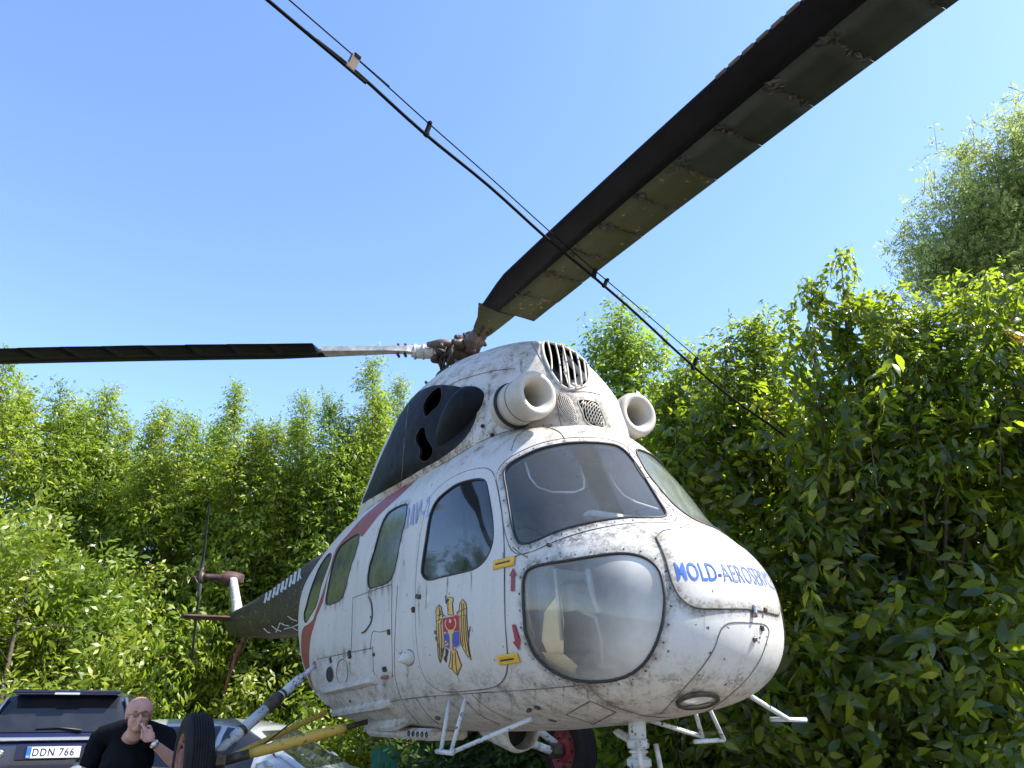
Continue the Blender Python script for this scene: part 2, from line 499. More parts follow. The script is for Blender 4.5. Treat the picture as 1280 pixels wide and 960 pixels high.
class Loft:
    """closed rings along x; t = angle from the top, s = 0 at the front"""
    def __init__(self, xs, w, zb, zt, zm, nlo, nhi, L, xf):
        self.xf, self.L = xf, L
        sv = [math.sqrt(max(0, (xf-x)/L)) for x in xs]
        self.sv = sv; self.w = w; self.zb = zb; self.zt = zt; self.zm = zm; self.nlo = nlo; self.nhi = nhi
        self.smax = sv[-1]
    def at(self, s, t):
        s, t = np.broadcast_arrays(np.asarray(s, float), np.asarray(t, float))
        x = self.xf-self.L*s*s
        w = interp(self.sv, self.w, s); zb = interp(self.sv, self.zb, s); zt = interp(self.sv, self.zt, s)
        zm = interp(self.sv, self.zm, s); nl = interp(self.sv, self.nlo, s); nh = interp(self.sv, self.nhi, s)
        c, sn = np.cos(t), np.sin(t)
        n = np.where(c > 0, nh, nl)
        y = w*np.sign(sn)*np.abs(sn)**(2/n)
        z = zm+np.where(c > 0, zt-zm, zm-zb)*np.sign(c)*np.abs(c)**(2/n)
        return np.stack([x, y, z+GC], -1)
    def normal(self, s, t, e=2e-3):
        s = np.clip(s, 0.012, self.smax-e)
        a = self.at(s+e, t)-self.at(s-e, t); b = self.at(s, t+e)-self.at(s, t-e)
        n = np.cross(b, a); l = np.linalg.norm(n, axis=-1, keepdims=True)
        n = n/np.maximum(l, 1e-9)
        p = self.at(s, t); c = np.stack([p[..., 0], 0*p[..., 0], 0*p[..., 0]+interp(self.sv, self.zm, s)+GC], -1)
        sg = np.sign(((p-c)*n).sum(-1, keepdims=True)); sg[sg == 0] = 1
        return n*sg
    def prepare(self, ns=150, nt=144):
        s = np.linspace(0, self.smax, ns); t = np.linspace(-PI, PI, nt+1)
        g = np.stack(np.meshgrid(s, t, indexing='ij'), -1).reshape(-1, 2)
        self.gst = g
        P = self.at(g[:, 0], g[:, 1])
        F = []
        for i in range(ns-1):
            for j in range(nt):
                a = i*(nt+1)+j
                F.append((a, a+1, a+nt+2)); F.append((a, a+nt+2, a+nt+1))
        self.F = F; self.P = P
        self.bvh = BVHTree.FromPolygons([tuple(p) for p in P], F)
    def hit(self, o, d):
        """first hit -> (s,t)"""
        loc, nor, idx, dist = self.bvh.ray_cast(Vector(o), Vector(d))
        if loc is None: return None
        f = self.F[idx]
        a, b, c = (Vector(self.P[i]) for i in f)
        v0, v1, v2 = b-a, c-a, loc-a
        d00, d01, d11, d20, d21 = v0.dot(v0), v0.dot(v1), v1.dot(v1), v2.dot(v0), v2.dot(v1)
        den = d00*d11-d01*d01
        if abs(den) < 1e-14: u = v = 0
        else: u = (d11*d20-d01*d21)/den; v = (d00*d21-d01*d20)/den
        return self.gst[f[0]]*(1-u-v)+self.gst[f[1]]*u+self.gst[f[2]]*v
    def px(self, pts, near=None):
        out = []
        for p in pts:
            h = self.hit(*hray(*p))
            if h is None:                     # just past the silhouette: step back towards the middle of the outline
                c = np.mean(np.array(pts), 0)
                for k in range(1, 40):
                    q = np.array(p)+(c-np.array(p))*k*0.025
                    h = self.hit(*hray(*q))
                    if h is not None: break
            if h is not None: out.append(h)
        return out
    def point(self, st, off=0.0):
        st = np.asarray(st, float).reshape(-1, 2)
        return self.at(st[:, 0], st[:, 1])+self.normal(st[:, 0], st[:, 1])*off

def cdt_surface(loft, ns, nt, polys, scale=(6.0, 0.75)):
    """triangulate the (s,t) domain with the outlines as edges; returns verts (s,t) and triangles"""
    s = np.linspace(0.0, loft.smax, ns); t = np.linspace(-PI, PI, nt+1)
    pts = []
    for i, a in enumerate(s):
        for j, b in enumerate(t):
            pts.append((a*scale[0], b*scale[1]))
    arr = np.array(pts)
    edges = []
    # drop grid points that lie very near an outline, for clean triangles
    keep = np.ones(len(arr), bool)
    P3 = loft.at(arr[:, 0]/scale[0], arr[:, 1]/scale[1])
    outl = []
    for p in polys:
        q = np.array(p)*np.array(scale)
        outl.append(q)
        q3 = loft.at(np.array(p)[:, 0], np.array(p)[:, 1])
        for c in q3:
            d = ((P3-c)**2).sum(1) < 0.011**2
            keep &= ~d
    border = (arr[:, 0] < 1e-6) | (arr[:, 0] > loft.smax*scale[0]-1e-6) | (np.abs(np.abs(arr[:, 1])-PI*scale[1]) < 1e-6)
    keep |= border
    pts = [Vector(p) for p in arr[keep]]
    for q in outl:
        o = len(pts); n = len(q)
        pts += [Vector(p) for p in q]
        edges += [(o+i, o+(i+1) % n) for i in range(n)]
    r = delaunay_2d_cdt(pts, edges, [], 0, 1e-5)
    V = np.array([(v[0], v[1]) for v in r[0]])/np.array(scale)
    T = np.array([f for f in r[2] if len(f) == 3], int)
    return V, T

def surf_mesh(name, loft, V, T, sel, mats, matidx=None, off=0.0, parent=None, thick=0.0, flip=False):
    t = T[sel]
    used, inv = np.unique(t, return_inverse=True)
    t = inv.reshape(-1, 3)
    st = V[used]
    P = loft.point(st, off)
    Nn = loft.normal(st[:, 0], st[:, 1])
    # orient
    a, b, c = P[t[:, 0]], P[t[:, 1]], P[t[:, 2]]
    fn = np.cross(b-a, c-a)
    wrong = (fn*Nn[t[:, 0]]).sum(1) < 0
    if flip: wrong = ~wrong
    t[wrong] = t[wrong][:, ::-1]
    area = np.linalg.norm(fn, axis=1)
    mi = matidx[sel] if matidx is not None else np.zeros(len(t), int)
    ok = area > 1e-9
    t = t[ok]; mi = mi[ok]
    me = bpy.data.meshes.new(name)
    me.from_pydata(P.tolist(), [], t.tolist())
    for mm in mats: me.materials.append(mm)
    me.polygons.foreach_set('material_index', mi.astype(np.int32))
    me.polygons.foreach_set('use_smooth', np.ones(len(me.polygons), bool))
    me.update()
    if GP is not None:
        G = GP[::2]; dm = np.full(len(P), 9.0)
        for i in range(0, len(G), 400): dm = np.minimum(dm, np.sqrt(((P[:, None, :]-G[None, i:i+400, :])**2).sum(-1)).min(1))
        at = me.attributes.new('grime', 'FLOAT', 'POINT'); at.data.foreach_set('value', np.clip(1-dm/0.07, 0, 1).astype(np.float32))
    me.normals_split_custom_set_from_vertices((Nn if not flip else -Nn).tolist())
    o = link(name, me, parent)
    if thick:
        md = o.modifiers.new('thickness', 'SOLIDIFY'); md.thickness = thick; md.offset = -1
    return o

GP = None
# pod: nose, cockpit and cabin
X = [2.79, 2.76, 2.66, 2.50, 2.36, 2.22, 2.05, 1.85, 1.60, 1.20, 0.60, 0.0, -0.6, -1.2, -1.7, -2.15, -2.55]
pod = Loft(X,
    w=[0, .170, .345, .490, .578, .628, .662, .688, .705, .712, .712, .705, .695, .675, .635, .56, .44],
    zb=[.50, .36, .245, .185, .16, .14, .12, .10, .085, .06, .045, .04, .04, .06, .13, .36, .78],
    zt=[.50, .695, .83, .965, 1.09, 1.265, 1.50, 1.67, 1.76, 1.82, 1.82, 1.81, 1.79, 1.75, 1.68, 1.60, 1.50],
    zm=[.50, .50, .52, .57, .62, .66, .70, .73, .76, .78, .80, .80, .82, .84, .90, 1.03, 1.16],
    nlo=[2, 2.0, 2.15, 2.3, 2.42, 2.48, 2.55, 2.6, 2.7, 2.8, 2.8, 2.8, 2.8, 2.7, 2.5, 2.3, 2.1],
    nhi=[2, 2.2, 2.4, 2.3, 1.95, 1.8, 1.85, 2.1, 2.5, 2.8, 3.0, 3.1, 3.1, 2.9, 2.6, 2.3, 2.0],
    L=5.34, xf=2.79)
pod.prepare()
# engine cowling
X2 = [1.86, 1.83, 1.74, 1.62, 1.50, 1.36, 1.15, 0.85, 0.45, 0.0, -0.4, -0.8, -1.2, -1.6, -2.0, -2.45]
cowl = Loft(X2,
    w=[0, .20, .29, .35, .40, .46, .53, .59, .62, .60, .53, .46, .385, .31, .25, .20],
    zb=[1.62, 1.5, 1.45, 1.45, 1.45, 1.45, 1.45, 1.45, 1.45, 1.45, 1.45, 1.42, 1.38, 1.34, 1.30, 1.28],
    zt=[1.80, 1.93, 2.07, 2.21, 2.33, 2.42, 2.52, 2.60, 2.66, 2.68, 2.66, 2.54, 2.33, 2.05, 1.75, 1.50],
    zm=[1.70, 1.70, 1.70, 1.70, 1.70, 1.70, 1.72, 1.74, 1.76, 1.76, 1.74, 1.70, 1.64, 1.56, 1.48, 1.38],
    nlo=[2]*16,
    nhi=[2, 1.7, 1.65, 1.65, 1.7, 1.75, 1.85, 1.95, 2.1, 2.1, 2.05, 2.0, 2, 2, 2, 2],
    L=4.31, xf=1.86)
cowl.prepare(120, 120)

def mir(st): return [(s, -t) for s, t in st]
def opx(pts, loft=pod, sub=3, closed=True): return [tuple(q) for q in loft.px(catmull(pts, sub, closed))]

WIND = [(629.7,595),(633,614),(639,651),(645,673),(653,679.5),(669,676),(694,665),(725,656),(756,650),(787,647),(815,647),(829,646),(832.5,641),(825,628),(812,607),(800,587),(787.5,570),(778,561),(765.6,555.5),(740,553),(709,554),(678,560),(656,569),(640,578),(632,586)]
CHIN = [(654.7,723),(653.7,745),(656,785.6),(660,800),(668,818),(685,835),(705,846),(727.5,851.6),(758,851.6),(783.7,845),(803.4,831),(817.5,810),(827.3,782),(831,753.7),(830,737),(825,715),(812.5,701),(794,693.5),(770,692),(740.6,695.6),(709,700.6),(681,705),(662,711)]
DWIN = [(532.5,727),(527.5,717.5),(528,705),(532.5,675),(537.5,645),(545,627.5),(557.5,615),(572.5,605),(590,600),(601,599),(608,603),(612,620),(616,645),(617.5,667.5),(615,685),(606,702),(592.5,712),(572.5,718.7),(550,725),(540,728)]
DOOR = [(540,620),(557.5,602.5),(580,590.5),(602.5,585.5),(613,588),(619,597.5),(624,620),(629,655),(631,700),(631,740),(632,780),(634.5,815),(634,837.5),(627.5,852),(615,859),(590,862.5),(560,864.5),(545,860),(533,849),(525.5,830),(521.5,802),(520,770),(520,740),(521.5,710),(526,670),(532,640)]
CW1 = [(462,735.5),(459.7,725),(462,708),(467.5,690),(475,662.5),(482.5,645),(492.5,636),(504,631),(509,632),(507,650),(501,675),(495,705),(490,722),(482,730.5),(470,734.5)]
CW2 = [(409,757.5),(407.5,750),(409,740),(416,705),(424,685),(435,675),(446,668),(449,671),(446,687),(437.5,712.5),(431,740),(425,752),(416,757)]
CW3 = [(381,776),(380,768),(383,757),(388,738),(398,712),(407,697),(413,691.5),(414,697),(409,712),(401,735),(397,753),(390,768),(384,776)]
STRIPE = [(536,584),(520,594.5),(495,612.5),(472.5,630),(452.5,647.5),(435,667.5),(420,686),(414,705),(405,735),(397.5,757),(391,775),(380,783),(376.5,795),(377,820),(382.5,852),(392,876),(394,876),(388.5,848),(386.5,820),(389,795),(396,772),(404,752),(410,722),(420,697),(428,680),(447.5,667.5),(453,671),(473,645),(500,620),(523,597.5)]
HATCH_S = [(820,672),(826,684),(832,698),(837.5,720),(842,732),(850,746),(862,756),(876,760.5),(900,761),(928,761),(945,763)]
st_wind, st_chin, st_dwin, st_door, st_cw1, st_cw2, st_cw3 = [opx(p) for p in (WIND, CHIN, DWIN, DOOR, CW1, CW2, CW3)]
st_stripe = opx(STRIPE, sub=2)
hs = [h for h in opx(HATCH_S, sub=4, closed=False) if h[1] < -0.02]
st_hatch = hs + mir(hs)[::-1]
WINDOWS = [('windscreen', st_wind, 'wind'), ('chin_window', st_chin, 'chin'), ('door_window', st_dwin, 'side'),
           ('cabin_window', st_cw1, 'rear'), ('cabin_window', st_cw2, 'rear'), ('cabin_window', st_cw3, 'rear')]
polys = [w[1] for w in WINDOWS] + [mir(w[1]) for w in WINDOWS] + [st_door, mir(st_door), st_stripe, mir(st_stripe), st_hatch]
V, T = cdt_surface(pod, 110, 132, polys)
cen = V[T].mean(1)
isw = np.zeros(len(T), bool)
wsel = []
for nm, p, mt in WINDOWS:
    for q in (p, mir(p)):
        k = in_poly(cen, q) & ~isw
        wsel.append((nm, q, mt, k)); isw |= k
door_s = in_poly(cen, st_door) & ~isw; door_p = in_poly(cen, mir(st_door)) & ~isw
hatch_k = in_poly(cen, st_hatch) & ~isw
strp = (in_poly(cen, st_stripe) | in_poly(cen, mir(st_stripe))).astype(int)
rest = ~isw & ~door_s & ~door_p & ~hatch_k
GP = np.concatenate([pod.point(p) for p in (st_wind, mir(st_wind), st_chin, mir(st_chin), st_hatch, st_cw1, st_cw2)] +
    [pod.point(opx(q, closed=False)) for q in ([(488, 877), (520, 872), (570, 868), (660, 862), (720, 857)], [(733, 854), (762, 880), (800, 893), (832, 897)], [(396, 824), (430, 817), (465, 810)], [(480, 848), (492, 846)],
      [(402, 868), (470, 852)], [(408, 896), (490, 884)], [(826, 892), (857, 858), (890, 895)], [(520, 740), (534, 750)], [(620, 548), (660, 536), (706, 536), (770, 552)], [(500, 612), (560, 578), (610, 556)])])
fus = surf_mesh('fuselage', pod, V, T, rest, [M['hull'], M['red']], strp, 0, heli)
liner = surf_mesh('cabin_lining', pod, V, T, ~isw & (pod.xf-pod.L*cen[:, 0]**2 < 2.72), [M['liner']], None, -0.03, fus, flip=True)
d1 = surf_mesh('cockpit_door', pod, V, T, door_s, [M['hull']], None, 0.004, heli)
d2 = surf_mesh('cockpit_door', pod, V, T, door_p, [M['hull']], None, 0.004, heli)
nh = surf_mesh('nose_hatch', pod, V, T, hatch_k, [M['hull']], None, 0.006, heli)
def surf_tube(mb, loft, st, r, off=0.0, closed=True, n=6, mi=0):
    mb.tube([tuple(p) for p in loft.point(st, off)], r, n=n, closed=closed, mi=mi)
def offset_st(loft, st, d):
    """grow an outline by d metres on the surface"""
    P = loft.point(st); N_ = loft.normal(np.array(st)[:, 0], np.array(st)[:, 1])
    n = len(P); out = []
    ar = np.zeros(3)
    for i in range(n): ar += np.cross(P[i], P[(i+1) % n])
    sg = np.sign((ar*N_.mean(0)).sum())
    for i in range(n):
        t = P[(i+1) % n]-P[i-1]; t = t/max(1e-9, np.linalg.norm(t))
        o = P[i]+np.cross(t, N_[i])*d*sg
        h = loft.hit(Vector(o)+Vector(N_[i])*0.05, -Vector(N_[i]))
        out.append(tuple(h) if h is not None else st[i])
    return out
def resample(P, step):
    out = [P[0]]; acc = 0
    n = len(P)
    for i in range(n):
        a = P[i]; b = P[(i+1) % n]; L_ = np.linalg.norm(b-a)
        while acc+L_ >= step:
            r = (step-acc)/max(L_, 1e-9); a = a+(b-a)*r; out.append(a); L_ = np.linalg.norm(b-a); acc = 0
        acc += L_
    return out
riv = MB(); riv2 = MB()
def rivet_row(st, loft, step, r, mb, closed=True, jitter=0.2):
    P = loft.point(st)
    rs = resample(list(P), step)
    if not closed: rs = [p for p in rs if min(np.linalg.norm(P-p, axis=1)) < 0.03]
    for p in rs:
        N_ = None
        co, nor, idx, dist = loft.bvh.find_nearest(Vector(p))
        if co is None: continue
        h = co
        nn = (nor if nor.dot(h-Vector((h.x, 0, 0.8+GC))) > 0 else -nor)
        rr = r*random.uniform(1-jitter, 1+jitter)
        mb.lathe([(rr, 0), (rr*0.8, rr*0.55), (0.001, rr*0.75)], h-nn*0.001, nn, n=6, cap=False)
for nm, q, mt, k in wsel:
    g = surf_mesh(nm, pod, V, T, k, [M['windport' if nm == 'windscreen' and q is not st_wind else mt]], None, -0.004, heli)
    mb = MB(); surf_tube(mb, pod, q, 0.007 if nm != 'cabin_window' else 0.005, 0.0)
    mb.build('window_seal', M['seal'], g)
    if nm in ('windscreen', 'chin_window', 'door_window'):
        rivet_row(offset_st(pod, q, 0.026), pod, 0.075 if nm != 'windscreen' else 0.085, 0.0052, riv)
    if nm in ('windscreen', 'chin_window'):
        rivet_row(offset_st(pod, q, 0.045), pod, 0.035, 0.0028, riv2)
for dd, q in ((d1, st_door), (d2, mir(st_door))):
    mb = MB(); surf_tube(mb, pod, q, 0.0035, 0.002); mb.build('door_gap', M['seam'], dd)
    rivet_row(offset_st(pod, q, -0.02), pod, 0.035, 0.0028, riv2)
    rivet_row(offset_st(pod, q, 0.03), pod, 0.035, 0.0028, riv2)
mb = MB(); surf_tube(mb, pod, st_hatch, 0.005, 0.003); mb.build('hatch_gap', M['seam'], nh)
# raised frame round the windscreens and the door window
for nm, q, mt, k in wsel:
    if nm in ('windscreen', 'door_window'):
        mb = MB(); surf_tube(mb, pod, offset_st(pod, q, 0.052 if nm == 'windscreen' else 0.036), 0.0028, 0.0)
        mb.build('frame_edge', M['seam'], fus if nm == 'windscreen' else (d1 if q is st_dwin else d2))

# cowling
SOOT = [(452.5,629),(462,605),(475,573),(490,540),(503,512),(517,494),(535,484),(552,481),(572,483),(588,488),(595,498),(597,510),(594,525),(587,540),(575,555),(560,567),(545,577),(530,585),(505,600),(480,614),(462,624)]
CUT1 = [(530,518),(529,508),(534,497),(542,488),(550,484),(552,490),(551,500),(546,509),(538,516),(533,521)]
CUT2 = [(520,552),(521,543),(526,535),(531,534),(532,543),(536,552),(541,560),(540,569),(534,576),(528,577),(524,572),(525,563)]
GRILL = [(679,427),(687,424),(700,425),(712,429),(722,435),(730,446),(735,460),(736,472),(732,481),(722,486),(712,487),(702,482),(692,470),(684,455),(679,440)]
MESH1 = [(698,492),(708,495),(714,502),(719,515),(721,526),(714,528),(704,520),(698,508)]
MESH2 = [(723,500),(744,502),(750,510),(755,522),(758,534),(742,533),(732,526),(728,515)]
cs_soot, cs_c1, cs_c2 = opx(SOOT, cowl), opx(CUT1, cowl), opx(CUT2, cowl)
gr = opx(GRILL, cowl); gl = [g for g in gr]
P_ = cowl.point(gr)
cs_grill = gr
cs_m1, cs_m2 = opx(MESH1, cowl), opx(MESH2, cowl)
cpoly = [cs_soot, cs_c1, cs_c2, cs_grill, cs_m1, cs_m2] + [mir(p) for p in (cs_soot, cs_c1, cs_c2)]
Vc, Tc = cdt_surface(cowl, 84, 100, cpoly)
cc = Vc[Tc].mean(1)
hole = in_poly(cc, cs_grill) | in_poly(cc, cs_m1) | in_poly(cc, cs_m2)
for p in (cs_c1, cs_c2): hole |= in_poly(cc, p) | in_poly(cc, mir(p))
ms = (in_poly(cc, cs_soot) | in_poly(cc, mir(cs_soot)) | (cowl.xf-cowl.L*cc[:, 0]**2 < -1.35)).astype(int)
GP = np.concatenate([cowl.point(p) for p in (cs_grill, cs_m1, cs_m2, cs_soot)]+[cowl.point(opx(q, cowl, closed=False)) for q in ([(618, 470), (612, 500), (625, 525)], [(576, 475), (615, 464), (640, 461)], [(560, 572), (600, 550), (640, 525)], [(690, 530), (770, 545)])])
cow = surf_mesh('engine_cowling', cowl, Vc, Tc, ~hole, [M['cowl'], M['soot']], ms, 0, heli)
surf_mesh('cowling_lining', cowl, Vc, Tc, ~hole, [M['black']], None, -0.02, cow, flip=True)
GP = None
mb = MB()
for p in (cs_c1, cs_c2): surf_tube(mb, cowl, p, 0.0022); surf_tube(mb, cowl, mir(p), 0.0022)
mb.build('cutout_lip', M['grease'], cow)['kind'] = 'stuff'
mb = MB(); surf_tube(mb, cowl, cs_grill, 0.010, 0.0); mb.build('grille_rim', M['intake'], cow)
# grille slats
gp = np.array([cowl.point([g])[0] for g in cs_grill])
slx = [(684,426,690,470),(692,424,702,481),(700,424,712,486),(708,427,720,488),(716,431,727,484),(724,438,732,478)]
for i, (x0, y0, x1, y1) in enumerate(slx):
    mb = MB()
    a = cowl.px([(x0+(x1-x0)*k/8+2.2*math.sin(PI*k/8), y0+(y1-y0)*k/8) for k in range(9)])
    mb.tube([tuple(p) for p in cowl.point(a, 0.008)], 0.006, n=6)
    mb.build('grille_bar', M['intake'], cow)
# engine bay behind the grille
mb = MB()
mb.lathe([(0.02, 0), (0.17, 0.0), (0.19, 0.05), (0.19, 0.16)], (1.12, 0.0, 2.18+GC), (0.7, 0, 0.45), n=24)
mb.build('oil_cooler_fan', M['liner_pale'], cow)
# perforated vents: wire mesh laid over the two openings
def mesh_vent(st):
    mb = MB(); a = np.array(st); s0, t0 = a.min(0); s1, t1 = a.max(0)
    for fam in (0, 1):
        for k in np.arange(-1.2, 2.2, 0.085):
            seg = []
            for u in np.linspace(0, 1, 22):
                v = k+(u if fam == 0 else -u)*0.9+(0 if fam == 0 else 0.9)*0
                if not 0 <= v <= 1: inside = False
                else: inside = bool(in_poly(np.array([[s0+(s1-s0)*u, t0+(t1-t0)*v]]), a)[0])
                if inside: seg.append((s0+(s1-s0)*u, t0+(t1-t0)*v))
                else:
                    if len(seg) > 1: mb.tube([tuple(p) for p in cowl.point(seg, 0.002)], 0.0028, n=4)
                    seg = []
            if len(seg) > 1: mb.tube([tuple(p) for p in cowl.point(seg, 0.002)], 0.0028, n=4)
    surf_tube(mb, cowl, st, 0.004)
    o = mb.build('mesh_vent', M['intake'], cow); o['kind'] = 'stuff'
mesh_vent(cs_m1); mesh_vent(cs_m2)
# exhaust fairing bulge on each side (soot black, pointing back and up)
pb = Vector(cowl.point(cowl.px([(568, 524)]), 0)[0])
for sy in (1, -1):
    mb = MB()
    c0 = Vector((pb.x, (abs(pb.y)-0.055)*sy*-1*-1, pb.z))
    if sy < 0: c0.y = -(abs(pb.y)-0.055)
    prof = [(0.005, 0.26), (0.05, 0.25), (0.095, 0.215), (0.125, 0.15), (0.14, 0.05), (0.138, -0.06), (0.125, -0.16), (0.10, -0.23), (0.09, -0.24), (0.085, -0.22), (0.08, -0.05)]
    ax = Vector((0.72, 0.04*sy, 0.42)).normalized()
    mb.lathe(prof, c0, ax, n=28, cap=False)
    mb.build('exhaust_fairing', M['soot'], cow)

# engine intakes
def intake(cx, cy, cz, sy):
    ax = Vector((1.0, -0.03*sy, -0.02)).normalized()
    root = MB()
    root.lathe([(0.126, -0.28), (0.126, -0.17), (0.130, -0.165), (0.130, -0.14), (0.126, -0.135), (0.127, -0.08), (0.134, -0.05), (0.139, -0.015), (0.139, 0.01), (0.133, 0.032), (0.120, 0.044), (0.104, 0.044), (0.088, 0.034), (0.074, 0.012), (0.066, -0.02), (0.063, -0.08), (0.062, -0.27)],
               (cx, cy, cz), ax, n=48, cap=False)
    o = root.build('engine_intake', M['intake'], heli)
    b = MB(); b.tube([Vector((cx, cy, cz))-ax*0.20+Vector((0, math.cos(t)*0.130, math.sin(t)*0.130)) for t in np.linspace(0, 2*PI, 40)[:-1]], 0.012, n=6, closed=True)
    b.build('base_shadow_ring', M['black'], o)  # black ring paints the shadow rim in the gap at the intake foot
    b = MB(); b.lathe([(0.066, 0), (0.03, 0.03), (0.001, 0.06)], Vector((cx, cy, cz))-ax*0.25, ax, n=24, cap=False)
    b.build('intake_plug', M['black'], o)
    b = MB(); b.tube([Vector((cx, cy, cz))-ax*0.10+Vector((0, math.cos(t)*0.1265, math.sin(t)*0.1265)) for t in np.linspace(0, 2*PI, 40)[:-1]], 0.0035, n=6, closed=True)
    b.build('clamp_band', M['seam'], o)
    return o
ic = on_x(667, 494, 1.80)
intake(1.80, ic.y, ic.z, -1)
ic2 = on_x(794, 519, 1.80)
intake(1.80, ic2.y, ic2.z, 1)
print('intakes', ic, ic2)

# ------------------------------------------------------------ helicopter: fittings on the skin
def surf_at(px, py, loft=pod):
    """local point and outward normal on the skin"""
    h = loft.hit(*hray(px, py))
    if h is None: return None, None
    p = Vector(loft.point([h])[0]); n = Vector(loft.normal(np.array([h[0]]), np.array([h[1]]))[0])
    return p, n
def seam_px(pts, r=0.0028, mb=None, loft=pod, closed=False, sub=4, off=0.0005):
    st = loft.px(catmull(pts, sub, closed))
    if len(st) < 2: return
    mb.tube([tuple(p) for p in loft.point(st, off)], r, n=6, closed=closed)
def rivets_px(pts, step=0.035, r=0.0028, mb=None, loft=pod):
    st = loft.px(catmull(pts, 5, False))
    P = [np.array(p) for p in loft.point(st)]
    N_ = [np.array(p) for p in loft.normal(np.array(st)[:, 0], np.array(st)[:, 1])]
    acc = 0
    for i in range(len(P)-1):
        L_ = np.linalg.norm(P[i+1]-P[i]); d = step-acc
        while d <= L_:
            q = P[i]+(P[i+1]-P[i])*d/L_
            mb.lathe([(r, 0), (r*0.8, r*0.55), (0.0005, r*0.75)], q-N_[i]*0.001, N_[i], n=6, cap=False)
            d += step
        acc = (acc+L_) % step
def patch(poly, loft, off, mb, mi, grid=7.0):
    bm = bmesh.new()
    vs = [bm.verts.new((p[0], p[1], 0)) for p in poly]
    try: bm.faces.new(vs)
    except ValueError: bm.free(); return
    bmesh.ops.triangulate(bm, faces=bm.faces[:])
    xs = [p[0] for p in poly]; ys = [p[1] for p in poly]
    for ax, lo, hi in ((0, min(xs), max(xs)), (1, min(ys), max(ys))):
        k = lo+grid
        while k < hi:
            co = (k, 0, 0) if ax == 0 else (0, k, 0); no = (1, 0, 0) if ax == 0 else (0, 1, 0)
            bmesh.ops.bisect_plane(bm, geom=bm.verts[:]+bm.edges[:]+bm.faces[:], plane_co=co, plane_no=no)
            k += grid
    bm.verts.ensure_lookup_table()
    ok = {}; out = []
    for v in bm.verts:
        h = loft.hit(*hray(v.co.x, v.co.y))
        if h is None: continue
        ok[v.index] = len(out); out.append(tuple(loft.point([h], off)[0]))
    bm.verts.index_update()
    fs = [tuple(ok[v.index] for v in f.verts) for f in bm.faces if all(v.index in ok for v in f.verts)]
    mb.add(out, fs, mi, True)
    bm.free()
def strip(pts, w):
    P = [np.array(p, float) for p in pts]; l = []; r = []
    for i, p in enumerate(P):
        d = P[min(i+1, len(P)-1)]-P[max(i-1, 0)]; d = d/max(1e-6, np.linalg.norm(d)); n = np.array([-d[1], d[0]])*w/2
        l.append(p+n); r.append(p-n)
    return [tuple(q) for q in l+r[::-1]]

# panel gaps of the pod
for pts in ([(488, 877), (520, 872), (570, 868), (660, 862), (720, 857), (740, 854)],
            [(733, 854), (745, 866), (762, 880), (800, 893), (832, 897)],
            [(826, 892), (857, 858), (879, 832), (893, 810), (900, 790), (907, 781), (919, 778), (945, 779), (956, 781), (961, 789), (958, 802), (950, 824), (933, 849), (908, 872), (880, 893)],
            [(396, 824), (430, 817), (465, 810)],
            [(497, 735), (494, 790), (494, 845), (505, 880), (524, 905)],
            [(441, 750), (465, 741), (490, 733)], [(441, 750), (440, 790), (439, 815)], [(466, 808), (467, 835), (470, 850)],
            [(490, 735), (490, 790), (491, 846)], [(463, 812), (466, 790), (475, 790), (488, 787)],
            [(838, 662), (828, 664), (820, 672)], [(850, 660), (862, 655)],
            [(660, 697), (648, 690), (641, 684)], [(634, 700), (648, 694), (662, 690)],
            [(520, 872), (532, 890), (548, 905)], [(575, 868), (600, 893), (625, 905)], [(590, 868), (610, 885), (640, 900)]):
    mb = MB(); seam_px(pts, 0.0028, mb); mb.build('panel_gap', M['seam'], fus)
mb = MB()
for pts in ([(708, 893), (738, 876)], [(738, 876), (770, 890)], [(770, 890), (742, 905)], [(742, 905), (708, 893)]):
    seam_px(pts, 0.0035, mb, sub=6)
mb.build('diamond_plate_edge', M['seam'], fus)
for a in ([(504, 735), (502, 800), (506, 850), (530, 895)], [(514, 735), (511, 790), (514, 830), (520, 868)],
          [(636, 700), (637, 760), (641, 830), (648, 860)], [(760, 850), (800, 868), (828, 885)], [(848, 742), (842, 790), (820, 840), (800, 880)],
          [(865, 770), (900, 768), (940, 770), (968, 773)], [(872, 764), (930, 764), (972, 770)], [(500, 880), (560, 873), (660, 866), (730, 861)],
          [(560, 890), (640, 885), (720, 888), (800, 900)], [(905, 775), (893, 800), (870, 838), (820, 888)], [(395, 828), (400, 860), (425, 900)],
          [(530, 592), (500, 610), (470, 637), (440, 668)], [(612, 555), (580, 563), (550, 580)], [(660, 700), (720, 688), (790, 684), (815, 690)]):
    rivets_px(a, 0.034, 0.0028, riv2)
riv2.build('small_rivets', M['rivet_white'], fus)['kind'] = 'stuff'
riv.build('frame_bolts', M['rivet'], fus)['kind'] = 'stuff'
riv3 = MB()
